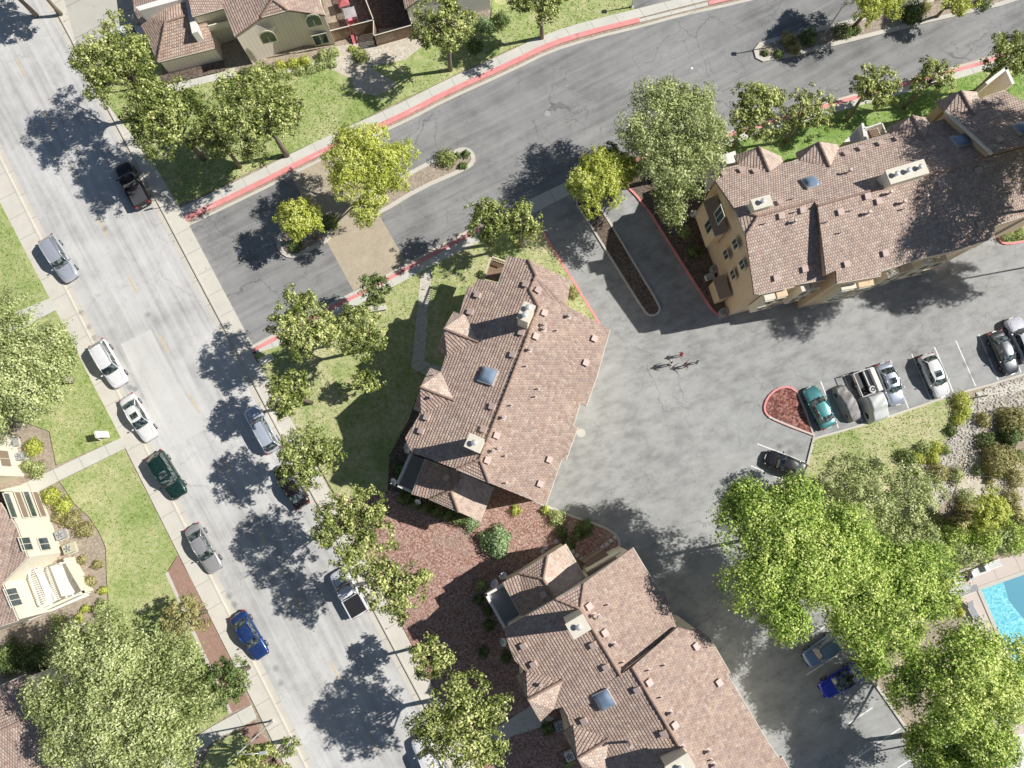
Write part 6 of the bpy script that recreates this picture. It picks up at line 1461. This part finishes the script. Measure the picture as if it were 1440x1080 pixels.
t = thing('toy_house', 486, 12, 'pink and grey toy playhouse behind the slide', 'play house', .3); mb = MB(); mb.box((0, 0, .6), (1.0, 1.0, 1.2), PM_['g']); mb.build('wall', t, bevel=.02); mb = MB(); mb.box((0, 0, 1.4), (1.2, 1.2, .4), PM_['r'], top=.2); mb.build('roof', t); mb = MB(); mb.box((0, -.51, .45), (.4, .03, .8), PM_['p']); mb.build('door', t)
for x, y, m_, l in ((512, 36, 'r', 'small red toy on the yard grass'), (518, 32, 'b', 'small blue toy by the fence corner')):
    p = P(x, y); mb = MB(); mb.box((0, 0, .22), (.5, .35, .3), PM_[m_], top=.6); mb.tube([(-.15, -.2, .15), (-.15, .2, .15)], .1, M['black'], 8); mb.tube([(.17, -.2, .15), (.17, .2, .15)], .1, M['black'], 8); o = mb.build('toy_cart'); o.location = (p.x, p.y, .1); tag(o, l, 'toy')
# pool loungers
def lounger(px, py, ang, label, back=35, fabric='fabricw', group='pool loungers'):
    t = thing('pool_lounger', px, py, label, 'lounger', ang, group, .10)
    mb = MB(); mb.box((.35, 0, .34), (1.35, .62, .03), M[fabric]); mb.build('seat', t)
    a = radians(back); mb = MB(); X = Vector((-cos(a), 0, sin(a))); Zv = Vector((sin(a), 0, cos(a))); mb.box(Vector((-.33, 0, .35))+X*.36, (.72, .62, .03), M[fabric], X=X, Y=Vector((0, -1, 0)), Z=Zv); mb.build('backrest', t)
    mb = MB()
    for s in (-1, 1): mb.box((.2, s*.33, .33), (1.9, .04, .05), M['steel'])
    mb.build('frame', t)
    for x in (-.6, .95):
        for s in (-1, 1): mb = MB(); mb.box((x, s*.31, .16), (.04, .04, .32), M['steel']); mb.build('leg', t)
    return t
lounger(1357, 830, radians(200), 'grey flat lounger below the sunbather, nearest the hedge', 4, 'fabricg'); lounger(1345, 828, radians(200), 'white lounger end partly under the hedge below the sunbather', 10)
lounger(1364, 857, radians(295), 'grey lounger at the lower left of the pool deck by the boxwoods', 30, 'fabricg'); lounger(1372, 803, radians(20), 'white lounger with grey pad at the top of the pool deck', 35); lounger(1390, 795, radians(20), 'white lounger at the top edge of the pool deck, right one', 35)
lounger(1352, 813, radians(190), 'lounger under the sunbathing person', 8)
# ============================================================ PEOPLE
def person(label, px, py, face, J, cols, h=1.75, ground=.012, name='person', hair='hair', group=None, seated=False):
    """J: joint name -> (forward, left, up) in metres for a 1.75 m figure, origin on the ground between the feet"""
    p = P(px, py); k = h/1.75
    root = empty(name, (p.x, p.y, ground), face, label, 'person', group)
    Rz = {'pelvis': .135, 'waist': .12, 'chest': .155, 'neck': .055, 'head': .095, 'crown': .075, 'sL': .065, 'eL': .042, 'hL': .028, 'sR': .065, 'eR': .042, 'hR': .028, 'pL': .09, 'kL': .058, 'aL': .04, 'tL': .035, 'pR': .09, 'kR': .058, 'aR': .04, 'tR': .035}
    ED = [('pelvis', 'waist'), ('waist', 'chest'), ('chest', 'neck'), ('neck', 'head'), ('head', 'crown'), ('chest', 'sL'), ('sL', 'eL'), ('eL', 'hL'), ('chest', 'sR'), ('sR', 'eR'), ('eR', 'hR'), ('pelvis', 'pL'), ('pL', 'kL'), ('kL', 'aL'), ('aL', 'tL'), ('pelvis', 'pR'), ('pR', 'kR'), ('kR', 'aR'), ('aR', 'tR')]
    names = list(Rz); idx = {n: i for i, n in enumerate(names)}; vs = [tuple(c*k for c in J[n]) for n in names]; es = [(idx[a], idx[b_]) for a, b_ in ED]; rad = [Rz[n]*k*1.22 for n in names]
    for s in ('L', 'R'):   # palm, four fingers and a thumb
        hd = Vector(vs[idx['h'+s]]); el = Vector(vs[idx['e'+s]]); d = (hd-el).normalized(); sd = Vector((0, 0, 1)).cross(d); sd = sd.normalized() if sd.length > .1 else Vector((1, 0, 0))
        vs.append(tuple(hd+d*.05*k)); pi_ = len(vs)-1; rad.append(.03*k); es.append((idx['h'+s], pi_)); palm = Vector(vs[pi_])
        for q, ln in ((-.030, .065), (-.010, .078), (.010, .074), (.030, .058)):
            a = palm+sd*q*k+d*.035*k; b_ = a+d*ln*.55*k; c = b_+d*ln*.4*k-Vector((0, 0, .012*k))
            i0 = len(vs); vs += [tuple(a), tuple(b_), tuple(c)]; rad += [.0095*k, .009*k, .008*k]; es += [(pi_, i0), (i0, i0+1), (i0+1, i0+2)]
        a = palm-sd*.045*k; b_ = a-sd*.02*k+d*.035*k; i0 = len(vs); vs += [tuple(a), tuple(b_)]; rad += [.011*k, .009*k]; es += [(pi_, i0), (i0, i0+1)]
    me = bpy.data.meshes.new('body'); me.from_pydata(vs, es, []); o = bpy.data.objects.new('body', me); COL.objects.link(o)
    sk = o.modifiers.new('skin', 'SKIN'); lay = me.skin_vertices[0].data if me.skin_vertices else None
    if lay is None:
        bm = bmesh.new(); bm.from_mesh(me); bm.verts.layers.skin.verify(); bm.to_mesh(me); bm.free(); lay = me.skin_vertices[0].data
    for i, r in enumerate(rad):
        f = (1.0, 1.0)
        lay[i].radius = (r*f[0], r*f[1]); lay[i].use_root = (i == 0)
    o.modifiers.new('sub', 'SUBSURF').levels = 1
    dg = bpy.context.evaluated_depsgraph_get(); m2 = bpy.data.meshes.new_from_object(o.evaluated_get(dg)); bpy.data.objects.remove(o)
    top, bot, shoe, skin = cols; mats = [M['skin'], top, bot, shoe]; m2.materials.clear()
    for m in mats: m2.materials.append(m)
    seg = []
    for a, b_ in ED: seg.append((a, b_, Vector(J[a])*k, Vector(J[b_])*k))
    up = {'waist', 'chest'}
    for f in m2.polygons:
        c = Vector(f.center); best = None
        for a, b_, A_, B_ in seg:
            d = B_-A_; t = max(0, min(1, (c-A_).dot(d)/max(1e-6, d.length_squared))); q = (c-A_-d*t).length
            if best is None or q < best[0]: best = (q, a, b_, t)
        _, a, b_, t = best
        if (a, b_) in (('pelvis', 'waist'),): mi = 1 if t > .3 else 2
        elif a in ('waist', ) or (a == 'chest' and b_ in ('sL', 'sR')) or (a, b_) == ('chest', 'neck') and t < .7: mi = 1
        elif b_ in ('eL', 'eR'): mi = 1 if t < skin else 0
        elif b_ in ('pL', 'pR', 'kL', 'kR', 'aL', 'aR'): mi = 2 if b_[0] != 'a' or skin > .9 or t < .15 else 0
        elif b_ in ('tL', 'tR'): mi = 3
        else: mi = 0
        f.material_index = mi; f.use_smooth = True
    o = bpy.data.objects.new('body', m2); COL.objects.link(o); o.parent = root
    hd = Vector(J['head'])*k; cr = Vector(J['crown'])*k; ax = (cr-hd).normalized(); ctr = hd+ax*.05*k
    mb = MB(); mb.sphere(ctr-Vector((.015, 0, 0)), (.105*k, .098*k, .105*k), M[hair], 12, 8, half=ax.z > .5); mb.build('hair', root, smooth=True)
    fw = Vector((1, 0, 0)) if ax.z > .5 else Vector((0, 0, 1)); sd = ax.cross(fw); mb = MB()
    for s in (-1, 1): mb.sphere(hd+fw*.088*k+sd*s*.033*k+ax*.02*k, .012*k, M['black'], 6, 4)
    mb.build('eyes', root); mb = MB(); mb.sphere(hd+fw*.10*k-ax*.005*k, (.016*k,)*3, M['skin'], 6, 4)
    for s in (-1, 1): mb.sphere(hd+sd*s*.095*k, .02*k, M['skin'], 6, 4)
    mb.build('nose_and_ears', root, smooth=True); mb = MB(); mb.box(hd+fw*.088*k-ax*.04*k, (.012*k, .045*k, .01*k), M['red']); mb.build('mouth', root)
    return root
def pose(step=.25, aL=(.1, -.3), aR=(-.1, .3), lean=0):
    """walking: step length; arms: (forward of hand, outward of hand)"""
    J = {'pelvis': (0, 0, .95), 'waist': (lean*.3, 0, 1.1), 'chest': (lean*.7, 0, 1.32), 'neck': (lean, 0, 1.49), 'head': (lean+.015, 0, 1.60), 'crown': (lean+.01, 0, 1.69),
         'pL': (0, .10, .88), 'kL': (step*.55+.03, .10, .49), 'aL': (step*.75, .10, .08), 'tL': (step*.75+.15, .11, .04), 'pR': (0, -.10, .88), 'kR': (-step*.3+.05, -.10, .49), 'aR': (-step*.8, -.10, .10), 'tR': (-step*.8+.14, -.11, .04),
         'sL': (lean*.8, .20, 1.40), 'eL': (aL[0]*.4, .24+abs(aL[1])*.4, 1.13), 'hL': (aL[0], .24+aL[1], .90), 'sR': (lean*.8, -.20, 1.40), 'eR': (aR[0]*.4, -.24-abs(aR[1])*.4, 1.13), 'hR': (aR[0], -.24-aR[1], .90)}
    return J
cl = lambda n, c: plain(n, c, .9, var=.15, scale=8)
RED, WHT, MAU, LBL = cl('red_cloth', (.62, .06, .09)), cl('white_cloth', (.8, .78, .76)), cl('mauve_cloth', (.32, .17, .20)), cl('pale_blue_cloth', (.35, .5, .58))
DRK, GRY = cl('dark_cloth', (.03, .03, .04)), cl('grey_cloth', (.2, .2, .22))
GPP = None
person('person in a red top standing on the court, topmost of the group of walkers', 955.5, 500.5, radians(200), pose(.15, (.2, .12), (.15, .05)), (RED, DRK, DRK, .6), 1.5)
person('person in a white top walking on the court, leftmost of the group', 940, 513.5, radians(190), pose(.35, (.15, .1), (-.1, .1)), (WHT, DRK, DRK, .5), 1.76)
person('person in a mauve top walking on the court, between the white and pale blue tops', 963, 515.5, radians(200), pose(.4, (.2, .25), (-.2, .25)), (MAU, GRY, DRK, .95), 1.45)
person('person in a pale blue top with outstretched arm, rightmost of the group', 978, 510.5, radians(195), pose(.3, (.35, .15), (-.2, .35)), (LBL, DRK, DRK, .5), 1.3)
# sunbather lying on the deck lounger
J = {'pelvis': (0, 0, .52), 'waist': (.15, 0, .52), 'chest': (.37, 0, .56), 'neck': (.54, 0, .60), 'head': (.65, 0, .64), 'crown': (.74, 0, .66), 'pL': (-.07, .1, .51), 'kL': (-.47, .11, .58), 'aL': (-.87, .10, .46), 'tL': (-.90, .11, .58), 'pR': (-.07, -.1, .51), 'kR': (-.47, -.11, .54), 'aR': (-.87, -.12, .46), 'tR': (-.90, -.13, .58),
     'sL': (.45, .20, .56), 'eL': (.25, .36, .54), 'hL': (.05, .30, .55), 'sR': (.45, -.20, .56), 'eR': (.25, -.36, .54), 'hR': (.05, -.30, .55)}
person('person in dark swimwear lying on a lounger at the pool deck', 1351, 813, radians(10), J, (DRK, DRK, M['skin'], .05), 1.7, .02)
# ============================================================ LIGHT, SKY, CAMERA
w = bpy.data.worlds.new('World'); sc.world = w; w.use_nodes = True; nt = w.node_tree; bg = nt.nodes['Background']
AZ, EL = radians(10.5), radians(43)
sk = nt.nodes.new('ShaderNodeTexSky'); sk.sky_type = 'NISHITA'; sk.sun_disc = False; sk.altitude = 800; sk.sun_elevation = EL; sk.sun_rotation = radians(90)-AZ
nt.links.new(sk.outputs[0], bg.inputs[0]); bg.inputs[1].default_value = .06
s = bpy.data.lights.new('sun', 'SUN'); s.energy = 5.0; s.angle = radians(.53); s.color = (1.0, .965, .915); so = bpy.data.objects.new('sun', s); COL.objects.link(so)
d = Vector((cos(EL)*cos(AZ), cos(EL)*sin(AZ), sin(EL))); so.rotation_euler = d.to_track_quat('Z', 'Y').to_euler(); so.location = d*120
cam = bpy.data.cameras.new('camera'); co = bpy.data.objects.new('camera', cam); COL.objects.link(co); sc.camera = co
co.location = (0, 0, HC); co.rotation_euler = (TH, 0, 0); cam.sensor_width = 36; cam.lens = 36*FL/1440; cam.clip_end = 3000; cam.clip_start = .5
sc.view_settings.view_transform = 'Standard'; sc.view_settings.look = 'None'; sc.view_settings.exposure = 0; sc.view_settings.gamma = 1
sc.cycles.max_bounces = 6; sc.cycles.transparent_max_bounces = 6
